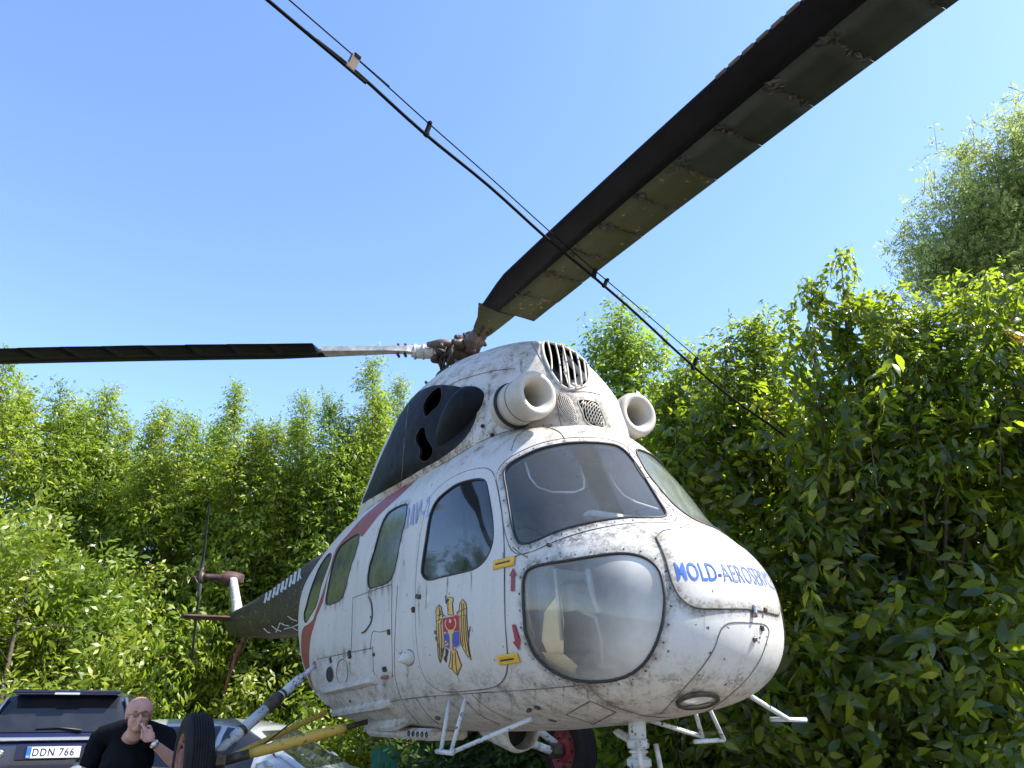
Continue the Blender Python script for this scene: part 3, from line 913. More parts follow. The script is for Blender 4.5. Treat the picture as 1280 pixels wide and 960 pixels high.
# cowling gaps and bolts
for pts in ([(560, 482), (576, 475), (592, 470), (615, 464), (640, 461)], [(642, 521), (641, 534), (640, 546)],
            [(664, 427), (669, 437), (680, 455), (694, 475), (715, 490)], [(738, 440), (745, 460), (748, 490)], [(694, 488), (698, 515), (702, 533)],
            [(505, 548), (504, 575), (502, 600), (500, 610)], [(512, 497), (508, 530), (506, 560)], [(715, 490), (735, 490), (752, 494)]):
    mb = MB(); seam_px(pts, 0.0028, mb, cowl); mb.build('panel_gap', M['seam'], cow)
for pts in ([(639, 563), (646, 546), (660, 537), (682, 534), (699, 540), (706, 549)],):
    mb = MB(); seam_px(pts, 0.0028, mb, pod); mb.build('panel_gap', M['seam'], fus)
rivets_px([(512, 600), (560, 570), (600, 549), (636, 528)], 0.06, 0.005, riv3, cowl)
rivets_px([(706, 533), (740, 540), (770, 548)], 0.06, 0.005, riv3, cowl)
rivets_px([(698, 430), (712, 490)], 0.05, 0.003, riv3, cowl)
riv3.build('cowling_bolts', M['rivet'], cow)['kind'] = 'stuff'
# seam strip where the cowling meets the pod
mb = MB()
for sy in (1, -1):
    pts = []
    for x in np.linspace(1.55, -2.3, 40):
        s = math.sqrt((cowl.xf-x)/cowl.L)
        for t in np.linspace(0.3, PI*0.75, 80):
            p = cowl.at(s, t); q = pod.at(math.sqrt((pod.xf-x)/pod.L), np.linspace(0, 1.5, 60))
            zt = np.interp(p[1], q[:, 1], q[:, 2])
            if p[2] < zt+0.001:
                pts.append((x, p[1]*sy, zt+0.002)); break
    if len(pts) > 3: mb.tube(pts, 0.004, n=6)
mb.build('cowling_joint', M['seam'], cow)['kind'] = 'stuff'

def fix_box(px, py, L_, W_, H_, ang_px, mat, name, parent, loft=pod, bev=0.004, off=0.0, mb=None, mi=0):
    """a box lying on the skin, its length along the pixel direction ang_px"""
    p, n = surf_at(px, py, loft)
    if p is None: return None
    q, _ = surf_at(px+ang_px[0], py+ang_px[1], loft)
    d = (q-p); d -= n*d.dot(n); d.normalize(); e = n.cross(d)
    rot = Matrix((d, e, n)).transposed()
    own = mb is None
    if own: mb = MB()
    mb.box(p+n*(off+H_/2-0.002), (L_, W_, H_), rot, mi, bev)
    return mb.build(name, mat, parent) if own else None
# yellow rescue placards, raised, with a pressed groove
for (x, y, dx, dy) in ((631, 704, 10, -2.3), (636.5, 823, 10, -1.6)):
    o = fix_box(x, y, 0.165, 0.046, 0.012, (dx, dy), M['yellow'], 'emergency_handle', d1, bev=0.005, off=0.004)
    fix_box(x, y, 0.11, 0.007, 0.006, (dx, dy), M['e_black'], 'grip_slot', o, bev=0.001, off=0.0135)
mb = MB()
patch([(639.5, 738), (644, 738), (644, 720), (647, 720), (642.5, 710), (637.5, 720.5), (640, 720)], pod, 0.0065, mb, 0)
mb.build('red_arrow', M['redbright'], fus)
mb = MB()
patch([(641, 781), (645, 780), (648, 801), (651.5, 800), (650, 813), (642, 802), (645, 801)], pod, 0.0065, mb, 0)
mb.build('red_arrow', M['redbright'], fus)

# coat of arms on the door
def E(pts): return [(520+x/6.857, 720+y/6.857) for x, y in pts]
eb = MB()
EM = [M['e_gold'], M['e_red'], M['e_blue'], M['e_black'], M['e_green'], M['e_pink']]
def ep(pts, mi, lay, g=6): patch(E(pts), pod, 0.006+0.0006*lay, eb, mi, g)
def es(pts, w, mi, lay): patch(strip(E(pts), w/6.857), pod, 0.006+0.0006*lay, eb, mi, 6)
LW = [(183,385),(180,300),(190,265),(205,245),(225,265),(228,290),(240,330),(228,385),(240,430),(245,470),(250,600),(235,680),(215,745),(200,690),(195,600),(188,520),(185,450)]
RW = [(385,345),(358,315),(380,290),(385,235),(410,198),(435,230),(443,275),(443,340),(448,420),(455,500),(460,600),(470,660),(483,718),(455,690),(425,640),(400,590),(388,500),(385,420)]
HD = [(283,330),(285,225),(270,212),(280,202),(280,182),(292,172),(305,170),(320,175),(327,190),(328,210),(320,230),(325,300),(332,335)]
TL = [(310,640),(345,630),(358,640),(372,690),(400,765),(380,800),(362,850),(335,815),(315,790),(300,790),(290,770),(305,700)]
for q in (LW, RW, HD, TL):
    ep(q, 0, 1); es(q+[q[0]], 6, 3, 2)
for q in ([(207,255),(212,300),(208,380)],[(222,300),(215,340)],[(190,385),(228,368)],[(195,340),(235,325)],[(203,400),(208,560),(216,730)],[(222,390),(232,560),(225,690)],
          [(362,318),(390,300),(440,275)],[(388,345),(443,335)],[(400,230),(404,290),(400,340)],[(418,235),(422,335)],[(400,350),(404,480),(415,600)],[(416,350),(424,520),(442,650)],[(432,345),(442,520),(468,690)],
          [(262,345),(240,330)],[(370,330),(345,340)],[(326,660),(320,720),(322,790)],[(345,645),(350,740),(362,840)]):
    es(q, 6, 3, 3)
ep([(232,356),(384,328),(387,590),(322,642),(250,606),(240,480)], 5, 3)
ep([(238,363),(379,336),(381,466),(330,474),(246,480)], 1, 4)
ep([(246,484),(300,478),(300,622),(256,600)], 2, 4)
ep([(322,478),(381,470),(383,586),(325,632)], 2, 4)
ep([(283,468),(300,458),(340,456),(338,478),(324,500),(322,560),(328,612),(310,615),(305,560),(300,512)], 0, 5)
es([(302,470),(278,452),(264,425),(262,398),(272,374)], 9, 5, 5)
es([(322,468),(342,448),(354,420),(353,390),(343,362)], 9, 5, 5)
ep([(305+12*math.cos(t), 385+18*math.sin(t)) for t in np.linspace(0, 2*PI, 11)[:-1]], 5, 5)
for (x, y) in ((262,488),(268,560),(282,580),(270,590),(345,612)): ep([(x+9*math.cos(t), y+9*math.sin(t)) for t in np.linspace(0, 2*PI, 8)[:-1]], 0, 5)
ep([(262,610),(287,640),(275,690),(270,742),(245,705),(262,670)], 3, 2)
es([(264,152),(267,236)], 7, 3, 3); es([(258,172),(274,170)], 5, 3, 3)
ep([(266,196),(296,190),(294,210),(280,222),(268,212)], 3, 3)
for q in ([(166,463),(182,468),(182,500),(166,496)], [(175,520),(197,518),(197,556),(180,552)], [(222,615),(246,620),(240,655),(224,655)], [(196,580),(214,575),(212,608),(198,610)]): ep(q, 4, 4)
es([(462,520),(466,470),(476,430)], 6, 3, 3); es([(458,475),(480,462)], 4, 3, 3)
eb.build('coat_of_arms', EM, d1, fix=False)

# lettering
def text_mesh(txt, shear=0.0, bold=0.0, size=1.0, spacing=1.0):
    cu = bpy.data.curves.new('t', 'FONT'); cu.body = txt; cu.size = size; cu.shear = shear; cu.offset = bold; cu.space_character = spacing
    cu.resolution_u = 3
    o = bpy.data.objects.new('t', cu); C.objects.link(o)
    bpy.context.view_layer.update()
    me = bpy.data.meshes.new_from_object(o)
    bpy.data.objects.remove(o); bpy.data.curves.remove(cu)
    v = np.array([x.co[:] for x in me.vertices]); f = [tuple(p.vertices) for p in me.polygons]
    bpy.data.meshes.remove(me)
    return v, f
def refine(v, f, step):
    bm = bmesh.new(); vs = [bm.verts.new(p) for p in v]
    for q in f:
        try: bm.faces.new([vs[i] for i in q])
        except ValueError: pass
    x = v[:, 0].min()+step
    while x < v[:, 0].max():
        bmesh.ops.bisect_plane(bm, geom=bm.verts[:]+bm.edges[:]+bm.faces[:], plane_co=(x, 0, 0), plane_no=(1, 0, 0)); x += step
    y = v[:, 1].min()+step
    while y < v[:, 1].max():
        bmesh.ops.bisect_plane(bm, geom=bm.verts[:]+bm.edges[:]+bm.faces[:], plane_co=(0, y, 0), plane_no=(0, 1, 0)); y += step
    bmesh.ops.triangulate(bm, faces=bm.faces[:])
    bm.verts.index_update()
    V_ = np.array([q.co[:] for q in bm.verts]); F_ = [tuple(a.index for a in q.verts) for q in bm.faces]
    bm.free(); return V_, F_
# MOLD-AEROSERVICE across the nose hatch: one row, symmetric about the centre line
v, f = text_mesh('MOLD-AEROSERVICE', bold=0.010, spacing=1.05)
x0, x1 = v[:, 0].min(), v[:, 0].max()
v, f = refine(v, f, (x1-x0)/90)
pM, _ = surf_at(845, 716)
cx0 = 1.75
phi0 = math.atan2(pM.y, pM.x-cx0)
zT, _ = surf_at(843, 704); zB, _ = surf_at(843, 726)
mb = MB()
u = (v[:, 0]-x0)/(x1-x0); hgt = v[:, 1]/max(1e-6, v[:, 1].max())
pts = []
for a, h in zip(u, hgt):
    ph = phi0*(1-2*a)
    z = zB.z+(zT.z-zB.z)*h
    o_ = Vector((cx0, 0, z)); d_ = Vector((math.cos(ph), math.sin(ph), 0))
    loc, nor, idx, dist = pod.bvh.ray_cast(o_+d_*3, -d_)
    if nor is not None and nor.dot(d_) < 0: nor = -nor
    pts.append(loc+nor*0.0085 if loc else o_+d_)
for part, sel, mt in (('lettering', lambda a: a < 0.335, 'blue'), ('lettering', lambda a: a >= 0.335, 'blue2')):
    mb = MB()
    fs = [q for q in f if sel(np.mean([u[i] for i in q]))]
    mb.add(pts, fs, 0, True)
    mb.build(part, M[mt], nh, fix=False)
# MI-2 beside the cabin window
v, f = text_mesh('МИ-2', shear=0.2, bold=0.006, spacing=1.15)
v, f = refine(v, f, 0.1)
a0, a1 = v[:, 0].min(), v[:, 0].max()
mb = MB(); pts = []
for q in v:
    a = (q[0]-a0)/(a1-a0); h = q[1]/0.7
    x = 509+a*29; yb = 661-a*17
    hh = surf_at(x, yb-h*24)
    pts.append(hh[0]+hh[1]*0.0065)
mb.add(pts, f, 0, True); mb.build('type_lettering', M['lilac'], fus, fix=False)

# side fittings: rails, latches, covers, holes
def rail(p0, p1, r0, r1, mat, name, sq=0.5):
    st = pod.px([(p0[0]+(p1[0]-p0[0])*k/8, p0[1]+(p1[1]-p0[1])*k/8) for k in range(9)])
    P = pod.point(st, 0.0); N_ = pod.normal(np.array(st)[:, 0], np.array(st)[:, 1])
    mb = MB()
    vs = []; fs = []
    for i, (p, n) in enumerate(zip(P, N_)):
        p = Vector(p); n = Vector(n)
        d = (Vector(P[min(i+1, len(P)-1)])-Vector(P[max(i-1, 0)])).normalized(); e = n.cross(d)
        h = r0*(0.25 if i in (0, len(P)-1) else 1)
        for a, b in ((-r1, -0.004), (-r1*0.8, h*0.8), (0, h), (r1*0.9, h*0.35), (r1, -0.004)):
            vs.append(p+e*a*-1+n*b)
    m = 5
    for i in range(len(P)-1):
        for k in range(m-1): fs.append((i*m+k, i*m+k+1, (i+1)*m+k+1, (i+1)*m+k))
    fs.append(tuple(range(m))); fs.append(tuple(range((len(P)-1)*m+m-1, (len(P)-1)*m-1, -1)))
    mb.add(vs, fs, 0, False)
    return mb.build(name, mat, fus)
rail((402, 865), (472, 849), 0.035, 0.03, M['hull'], 'sill_rail')
rail((408, 892), (490, 879), 0.04, 0.032, M['hull'], 'sill_rail')
rail((427, 908), (511, 901), 0.06, 0.035, M['hull'], 'lower_fairing')
fix_box(482, 846, 0.10, 0.018, 0.02, (8, -1), M['rimrust'], 'rusty_step_edge', fus)
fix_box(482, 836, 0.035, 0.03, 0.02, (8, -1), M['hub'], 'step_latch', fus)
def oval(px, py, rx, ry, name, mat, parent, r=0.003, fill=None, loft=pod, tilt=0.0):
    pts = []
    for t in np.linspace(0, 2*PI, 29)[:-1]:
        a, b = rx*math.cos(t), ry*math.sin(t)
        pts.append((px+a*math.cos(tilt)-b*math.sin(tilt), py+a*math.sin(tilt)+b*math.cos(tilt)))
    mb = MB(); st = loft.px(pts)
    surf_tube(mb, loft, st, r, 0.001)
    if fill is not None: patch(pts, loft, 0.003, mb, 1, 5)
    return mb.build(name, [M[mat]]+([M[fill]] if fill else []), parent, fix=False)
oval(412.5, 843, 4.5, 9.5, 'vent_hole', 'seam', fus, fill='black')
oval(428, 840, 7, 16, 'oval_cover', 'seam', fus)
oval(511, 822, 7, 10, 'fairing_ring', 'seam', fus, r=0.003)
oval(410, 885, 3, 3, 'drain_hole', 'hub', fus, fill='black')
p, n = surf_at(511, 822)
mb = MB(); mb.lathe([(0.045, -0.003), (0.043, 0.01), (0.025, 0.045), (0.008, 0.07), (0.001, 0.073)], p, (n+Vector((0.1, 0, 0))), n=20, cap=False)
mb.build('cone_fairing', M['hull'], fus)
for (x, y, l, w, h, d, mt) in ((438, 818, 0.05, 0.03, 0.02, (1, 4), 'hub'), (414, 825, 0.04, 0.02, 0.015, (1, 5), 'hub'), (468, 818, 0.02, 0.02, 0.015, (1, 5), 'grease'),
        (525, 744, 0.05, 0.025, 0.022, (5, 1), 'grease'), (536, 748, 0.07, 0.055, 0.006, (1, 5), 'hubwhite'), (487, 790, 0.03, 0.02, 0.018, (1, 5), 'grease'),
        (465, 771, 0.02, 0.012, 0.015, (1, 5), 'grease'), (687, 682, 0.025, 0.016, 0.018, (5, 1), 'grease'),
        (943, 799, 0.02, 0.02, 0.012, (1, 5), 'grease'), (780, 852, 0.05, 0.03, 0.006, (5, -1), 'hull'), (662, 886, 0.03, 0.015, 0.02, (4, -1), 'grease'), (672, 883, 0.03, 0.015, 0.015, (4, 1), 'grease'),
        (548, 896, 0.03, 0.02, 0.02, (4, 1), 'grease'), (545, 911, 0.04, 0.03, 0.02, (4, 1), 'rimrust'), (438, 876, 0.02, 0.012, 0.012, (1, 4), 'grease'), (453, 881, 0.02, 0.012, 0.012, (1, 4), 'grease'),
        (518, 762, 0.03, 0.02, 0.02, (1, 5), 'grease'), (691, 900, 0.04, 0.01, 0.01, (5, 1), 'grease')):
    fix_box(x, y, l, w, h, d, M[mt], 'skin_fitting', fus, bev=0.003)
mb = MB(); seam_px([(461, 750), (466, 760), (465, 776), (458, 788), (453, 791)], 0.005, mb, off=0.006); mb.build('grab_handle', M['seam'], fus)
# grime that has run down from seams, bolts and fittings
def drip(loft, px, py, L_, w, parent, name='grime_run', off=0.0055):
    n_ = 9; P = []; fd = []
    for k in range(n_):
        t = k/(n_-1); y = py+L_*t; x = px+math.sin(t*5+px)*0.4
        for s_ in (-1, 0, 1):
            h = loft.hit(*hray(x+s_*w*(1-0.5*t), y))
            if h is None: return
            P.append(tuple(loft.point([h], off)[0])); fd.append((1-t)**0.8*(1.0 if s_ == 0 else 0.0)*min(1, t*6+0.3))
    mb = MB(); mb.add(P, [(k*3+j, k*3+j+1, k*3+j+4, k*3+j+3) for k in range(n_-1) for j in range(2)], 0, True)
    o = mb.build(name, M_STAIN, parent, fix=False)
    a_ = o.data.attributes.new('fade', 'FLOAT', 'POINT'); a_.data.foreach_set('value', fd)
rd = random.Random(21)
for (x, y, L_, w) in ((670, 851, 35, 2.5), (705, 855, 30, 2), (735, 858, 34, 3), (760, 858, 28, 2.5), (790, 848, 34, 2.5), (812, 838, 34, 2), (660, 690, 30, 2), (700, 690, 8, 4), (740, 684, 9, 4), (775, 680, 10, 4),
        (560, 868, 30, 2.5), (600, 866, 34, 3), (640, 864, 32, 2.5), (545, 866, 26, 2), (525, 750, 40, 2), (482, 850, 40, 4), (470, 852, 36, 2.5), (412, 855, 34, 2), (438, 826, 26, 2.5), (414, 831, 18, 2),
        (400, 832, 45, 2), (534, 730, 36, 2), (560, 724, 26, 1.6), (590, 714, 26, 1.6), (462, 738, 24, 1.6), (487, 734, 30, 2), (510, 832, 34, 2.5), (612, 866, 20, 1.5), (850, 745, 26, 2), (880, 763, 30, 2.5), (905, 763, 24, 2), (930, 766, 30, 2.5), (945, 775, 34, 2),
        (630, 690, 22, 1.4), (640, 820, 30, 2), (506, 700, 30, 1.4), (448, 700, 30, 1.5)):
    drip(pod, x, y, L_, w, d1 if (528 < x < 632 and y < 840) else fus, off=0.0065)
for (x, y, L_, w) in ((612, 478, 34, 3), (606, 500, 44, 4), (630, 524, 18, 3), (604, 538, 22, 2), (652, 450, 30, 3), (700, 492, 26, 2), (590, 480, 30, 2), (745, 492, 24, 2), (690, 530, 10, 3), (640, 440, 26, 3), (575, 468, 12, 2)):
    drip(cowl, x, y, L_, w, cow, off=0.004)
# nose latch
o = fix_box(941, 764, 0.055, 0.016, 0.018, (0, 5), M['steel'], 'hatch_latch', nh, off=0.004)
fix_box(941, 769, 0.022, 0.014, 0.022, (0, 5), M['rimrust'], 'hatch_latch', nh, off=0.004)
fix_box(954, 763, 0.02, 0.014, 0.018, (0, 5), M['grease'], 'hatch_latch', nh, off=0.004)
fix_box(952, 785, 0.025, 0.02, 0.012, (1, 5), M['grease'], 'skin_fitting', fus)
for (x, y) in ((604, 533), (616, 544)):
    p, n = surf_at(x, y, cowl)
    if p is not None:
        mb = MB(); mb.lathe([(0.012, 0), (0.012, 0.012), (0.004, 0.016)], p, n, n=10); mb.build('drain_stub', M['black'], cow)
# landing lamp under the nose
p, n = surf_at(872, 876)
mb = MB(); mb.lathe([(0.092, -0.002), (0.092, 0.008), (0.078, 0.012), (0.074, 0.004)], p, n, n=32, cap=False)
lamp = mb.build('landing_light', M['grease'], fus)
mb = MB(); mb.lathe([(0.074, 0.004), (0.05, 0.012), (0.001, 0.016)], p, n, n=32, cap=False); mb.build('lens', M['lens'], lamp)
q = n.orthogonal().normalized()
mb = MB()
mb.box(p+n*0.016, (0.004, 0.15, 0.004), Matrix((n.cross(q), q, n)).transposed())
mb.build('lens_bar', M['grease'], lamp)

mb = MB()
for q in (((703, 438), (716, 434), (729, 448), (734, 470), (725, 484), (712, 486), (705, 466)),):
    q = [a_ for a_ in q if surf_at(a_[0], a_[1], cowl)[0] is not None]
    P = [surf_at(x, y, cowl)[0] for x, y in q]; dd = [hray(x, y)[1] for x, y in q]
    c_ = sum((p+d*0.30 for p, d in zip(P, dd)), Vector())/len(P)
    vs = [p+d*0.05 for p, d in zip(P, dd)]+[(p+d*0.05).lerp(c_, 0.6) for p, d in zip(P, dd)]; n_ = len(P)
    mb.add(vs, [(i, (i+1) % n_, n_+(i+1) % n_, n_+i) for i in range(n_)], 0, True)
mb.build('cooling_duct', M['intake'], cow, fix=False)
# ------------------------------------------------------------ cabin interior
fl = MB(); fl.box((0.65, 0, 0.36+GC), (2.9, 1.0, 0.04), bev=0.01); fl.build('cabin_floor', M['liner_dark'], heli)
mb = MB(); mb.box((0.62, 0, 0.96+GC), (0.03, 1.10, 1.2), bev=0.01); mb.build('bulkhead', M['liner'], heli)
mb = MB()
mb.box((2.02, 0, 0.92+GC), (0.22, 0.95, 0.20), Matrix.Rotation(-0.25, 3, 'Y'), bev=0.04)
mb.box((2.0, 0, 0.60+GC), (0.25, 0.26, 0.55), bev=0.03)
ip = mb.build('instrument_panel', M['liner_dark'], heli)
for k in range(6):
    g = MB(); g.lathe([(0.04, 0), (0.04, 0.012), (0.033, 0.012), (0.033, 0.004)], (1.89, -0.35+0.14*k, 0.93+GC), (-1, 0, 0.25), n=16); g.build('gauge', M['liner_pale'], ip)
mb = MB(); mb.box((2.12, -0.12, 1.06+GC), (0.10, 0.42, 0.05), Matrix.Rotation(0.2, 3, 'Y'), bev=0.02); mb.build('document_box', M['liner_pale'], heli)
for sy in (1, -1):
    s_ = MB(); s_.box((1.15, 0.33*sy, 0.52+GC), (0.44, 0.44, 0.12), bev=0.04)
    seat = s_.build('seat', M['liner_dark'], heli)
    s_ = MB(); s_.box((0.92, 0.33*sy, 0.88+GC), (0.10, 0.44, 0.72), Matrix.Rotation(-0.12, 3, 'Y'), bev=0.04); s_.build('backrest', M['liner'], seat)
    s_ = MB(); s_.box((1.12, 0.33*sy, 0.38+GC), (0.3, 0.34, 0.18)); s_.build('seat_base', M['grease'], seat)
    v_ = MB()   # sun visor frame
    c0 = Vector((1.80, 0.29*sy, 1.35+GC))
    pts = [c0+Vector((0.06*b*-1, 0.19*a*sy, 0.12*b)) for a, b in ((-1, 1), (-0.95, 0), (-0.8, -0.5), (-0.4, -0.8), (0.4, -1), (0.85, -0.85), (1, -0.4), (1, 1))]
    v_.tube(pts, 0.0065, n=6)
    v_.build('visor_frame', M['liner_pale'], heli)
    v_ = MB(); v_.tube([(1.55, 0.33*sy+0.14*math.cos(t), 1.0+GC+0.11*math.sin(t)) for t in np.linspace(0, 2*PI, 24)[:-1]], 0.009, n=6, closed=True); v_.tube([(1.55, 0.33*sy-0.13, 1.0+GC), (1.7, 0.33*sy, 0.3+GC)], 0.012, n=6)
    v_.build('control_yoke', M['liner_pale'] if sy > 0 else M['grease'], heli)
    v_ = MB(); v_.box((2.25, 0.33*sy, 0.42+GC), (0.20, 0.28, 0.03), Matrix.Rotation(-0.6, 3, 'Y'), bev=0.01); v_.build('rudder_pedal', M['grease'], heli)
def inside(px, py, depth):
    p, n = surf_at(px, py); o_, d_ = hray(px, py)
    return p+d_*depth
mb = MB(); q = [inside(x, y, 0.07) for x, y in ((681, 765), (700, 740), (705, 775), (704, 838), (690, 828), (678, 800))]
mb.prism(q, (-0.012, 0.004, 0)); mb.build('painted_sun_panel', M['cream'], heli)  # panel whose pale colour stands for the sun falling on it
mb = MB(); q = [inside(x, y, 0.07) for x, y in ((678, 815), (706, 818), (722, 832), (718, 842), (695, 838))]
mb.prism(q, (-0.012, 0.004, 0)); mb.build('loose_paper', M['cream'], heli)
mb = MB(); q = [inside(x, y, 0.12) for x, y in ((705, 765), (730, 762), (752, 780), (755, 812), (735, 838), (705, 835))]
mb.prism(q, (-0.03, 0.01, 0)); mb.build('torn_cover', M['liner_dark'], heli)
mb = MB(); mb.tube([inside(x, y, 0.05) for x, y in ((728, 765), (745, 772), (752, 800), (754, 835))], 0.008, n=6); mb.tube([inside(x, y, 0.05) for x, y in ((735, 712), (738, 730), (742, 750), (750, 765))], 0.014, n=6); mb.build('loose_hose', M['liner'], heli)
mb = MB(); mb.tube([inside(x, y, 0.03) for x, y in ((694, 712), (699, 760), (703, 800))], 0.01, n=6); mb.build('window_post', M['liner_pale'], heli)
mb = MB(); mb.box((1.9, -0.25, 0.55+GC), (0.12, 0.18, 0.45), bev=0.03); mb.build('cable_box', M['liner'], heli)
for sy in (1, -1):
    mb = MB(); mb.tube([(1.25, 0.60*sy, 1.35+GC), (1.35, 0.60*sy, 0.95+GC), (1.1, 0.62*sy, 0.45+GC)], 0.012, n=6)
    mb.build('door_strap', M['black'], d1 if sy < 0 else d2)

# ------------------------------------------------------------ tail
M['rimdark'] = simple('dull_red_brown_paint', (0.055, 0.024, 0.02), 0.7, var=0.5)
XB = [-2.40, -2.42, -2.6, -3.2, -4.2, -5.4, -6.6, -7.6, -7.92, -7.97]
rb = [.34, .345, .335, .315, .285, .25, .215, .185, .16, .02]
zc = [1.17, 1.17, 1.175, 1.20, 1.24, 1.29, 1.35, 1.41, 1.43, 1.43]
boom = Loft(XB, w=rb, zb=[.80, .80, .82, .87, .95, 1.02, 1.12, 1.21, 1.26, 1.41], zt=[1.70, 1.73, 1.77, 1.78, 1.73, 1.66, 1.62, 1.61, 1.60, 1.44], zm=zc, nlo=[2]*10, nhi=[2]*10, L=5.57, xf=-2.40)
boom.prepare(110, 64)
mb = MB()
g = boom.at(*np.meshgrid(np.linspace(0.02, boom.smax, 110), np.linspace(-PI, PI, 49)[:-1], indexing='ij')).reshape(-1, 3)
mb.add([tuple(p) for p in g], [(i*48+j, i*48+(j+1) % 48, (i+1)*48+(j+1) % 48, (i+1)*48+j) for i in range(109) for j in range(48)] + [tuple(109*48+j for j in range(48))], 0, True)
tb = mb.build('tail_boom', M['boom'], heli)
for x in (-3.1, -3.9, -4.8, -5.7, -6.6, -7.4):
    s = math.sqrt((boom.xf-x)/boom.L); mb = MB()
    mb.tube([tuple(p) for p in boom.at(s, np.linspace(-PI, PI, 33)[:-1])], 0.002, n=4, closed=True); mb.build('frame_ring', M['seam'], tb)
gm = MB()
rr = random.Random(3)
for k in range(9):
    x0 = 331+k*5.2; y0 = 757-k*3.4
    y0 -= 5; patch(strip([(x0, y0+2), (x0+2.5, y0-9-k*0.4), (x0+5, y0-13-k*0.5)], 2.2+rr.random()), boom, 0.004, gm, 0, 4)
    if k % 2 == 0: patch(strip([(x0+4, y0-1), (x0+1.5, y0-10)], 1.6), boom, 0.0045, gm, 0, 4)
for (x0, y0, x1, y1) in ((355, 786, 376, 779), (345, 790, 350, 779), (350, 778, 362, 782), (360, 770, 372, 776), (340, 782, 352, 789), (330, 785, 338, 791), (366, 784, 376, 788)):
    patch(strip([(x0, y0), ((x0+x1)/2, (y0+y1)/2+1.2), (x1, y1)], 1.3), boom, 0.004, gm, 0, 4)
gm.build('worn_lettering', M['ghost'], tb, fix=False)
# fin with tail gearbox
F0 = Vector((-7.75, 0, 1.50+GC)); F1 = Vector((-8.30, -0.06, 2.18+GC))
mb = MB()
vs = []; 
for p, c, t in ((F0, 0.42, 0.16), (F0.lerp(F1, 0.5), 0.33, 0.13), (F1, 0.26, 0.11)):
    for a, b in ((0.5, 0), (0.25, 0.5), (-0.2, 0.45), (-0.5, 0), (-0.2, -0.45), (0.25, -0.5)):
        vs.append(p+Vector((a*c, b*t, 0)))
mb.add(vs, [(i*6+j, i*6+(j+1) % 6, (i+1)*6+(j+1) % 6, (i+1)*6+j) for i in range(2) for j in range(6)]+[tuple(range(12, 18))], 0, True)
mb.build('tail_fin', M['hubwhite'], heli)
mb = MB(); TH = Vector((-8.40, -0.55, 2.16+GC))
mb.lathe([(0.10, -0.12), (0.12, -0.02), (0.12, 0.10), (0.08, 0.17), (0.055, 0.2), (0.05, 0.40), (0.035, 0.46)], F1+Vector((-0.05, 0, 0)), (0, -1, 0), n=20)
mb.box(F1+Vector((-0.05, 0.12, 0.0)), (0.16, 0.12, 0.16), bev=0.02)
gb = mb.build('tail_gearbox', M['rimdark'], heli)
for sgn in (1, -1):
    mb = MB(); vs = []
    for r_, c, t in ((0.10, 0.07, 0.05), (0.25, 0.10, 0.045), (0.35, 0.19, 0.03), (1.30, 0.20, 0.022), (1.35, 0.17, 0.016)):
        for a, b in ((0.5, 0), (0.2, 0.5), (-0.5, 0), (0.2, -0.5)):
            vs.append(TH+Vector((a*c-0.28*r_*sgn, b*t*1.4, r_*sgn*0.96)))
    mb.add(vs, [(i*4+j, i*4+(j+1) % 4, (i+1)*4+(j+1) % 4, (i+1)*4+j) for i in range(4) for j in range(4)]+[(16, 17, 18, 19), (0, 1, 2, 3)], 0, False)
    mb.build('tail_rotor_blade', M['black'], heli)
mb = MB(); mb.ball(TH, 0.085, 12, scale=(1, 0.8, 1.4)); mb.lathe([(0.03, 0), (0.03, 0.14)], TH, (0, -1, 0), n=10)
for k in range(4): mb.tube([TH+Vector((0.06*math.cos(k*PI/2), -0.11, 0.06*math.sin(k*PI/2))), TH+Vector((0.05, 0.02, 0.16*(1 if k % 2 else -1)))], 0.01, n=6)
mb.build('tail_rotor_hub', M['grease'], heli)
for sy in (1, -1):
    mb = MB(); vs = []
    for y_, c in ((0.14, 0.52), (0.78, 0.40), (0.84, 0.34)):
        for a, b in ((0.5, 0), (0.3, 0.04), (-0.2, 0.03), (-0.5, 0), (-0.2, -0.03), (0.3, -0.04)):
            vs.append(Vector((-7.62+a*c, y_*sy, 1.46+GC+b*0.8)))
    mb.add(vs, [(i*6+j, i*6+(j+1) % 6, (i+1)*6+(j+1) % 6, (i+1)*6+j) for i in range(2) for j in range(6)]+[tuple(range(12, 18)), tuple(range(6))], 0, False)
    mb.build('tailplane', M['rimdark'], heli)
for sy in (1, -1):
    mb = MB(); mb.tube([(-7.2, 0.10*sy, 1.22+GC), (-7.75, 0.02*sy, 0.75+GC)], 0.015, n=6); mb.build('skid_strut', M['grease'], heli)
mb = MB(); mb.tube([(-7.0, 0, 1.2+GC), (-7.5, 0, 0.95+GC), (-7.8, 0, 0.66+GC), (-7.95, 0, 0.40+GC)], 0.022, n=8); mb.build('tail_skid', M['rimrust'], heli)

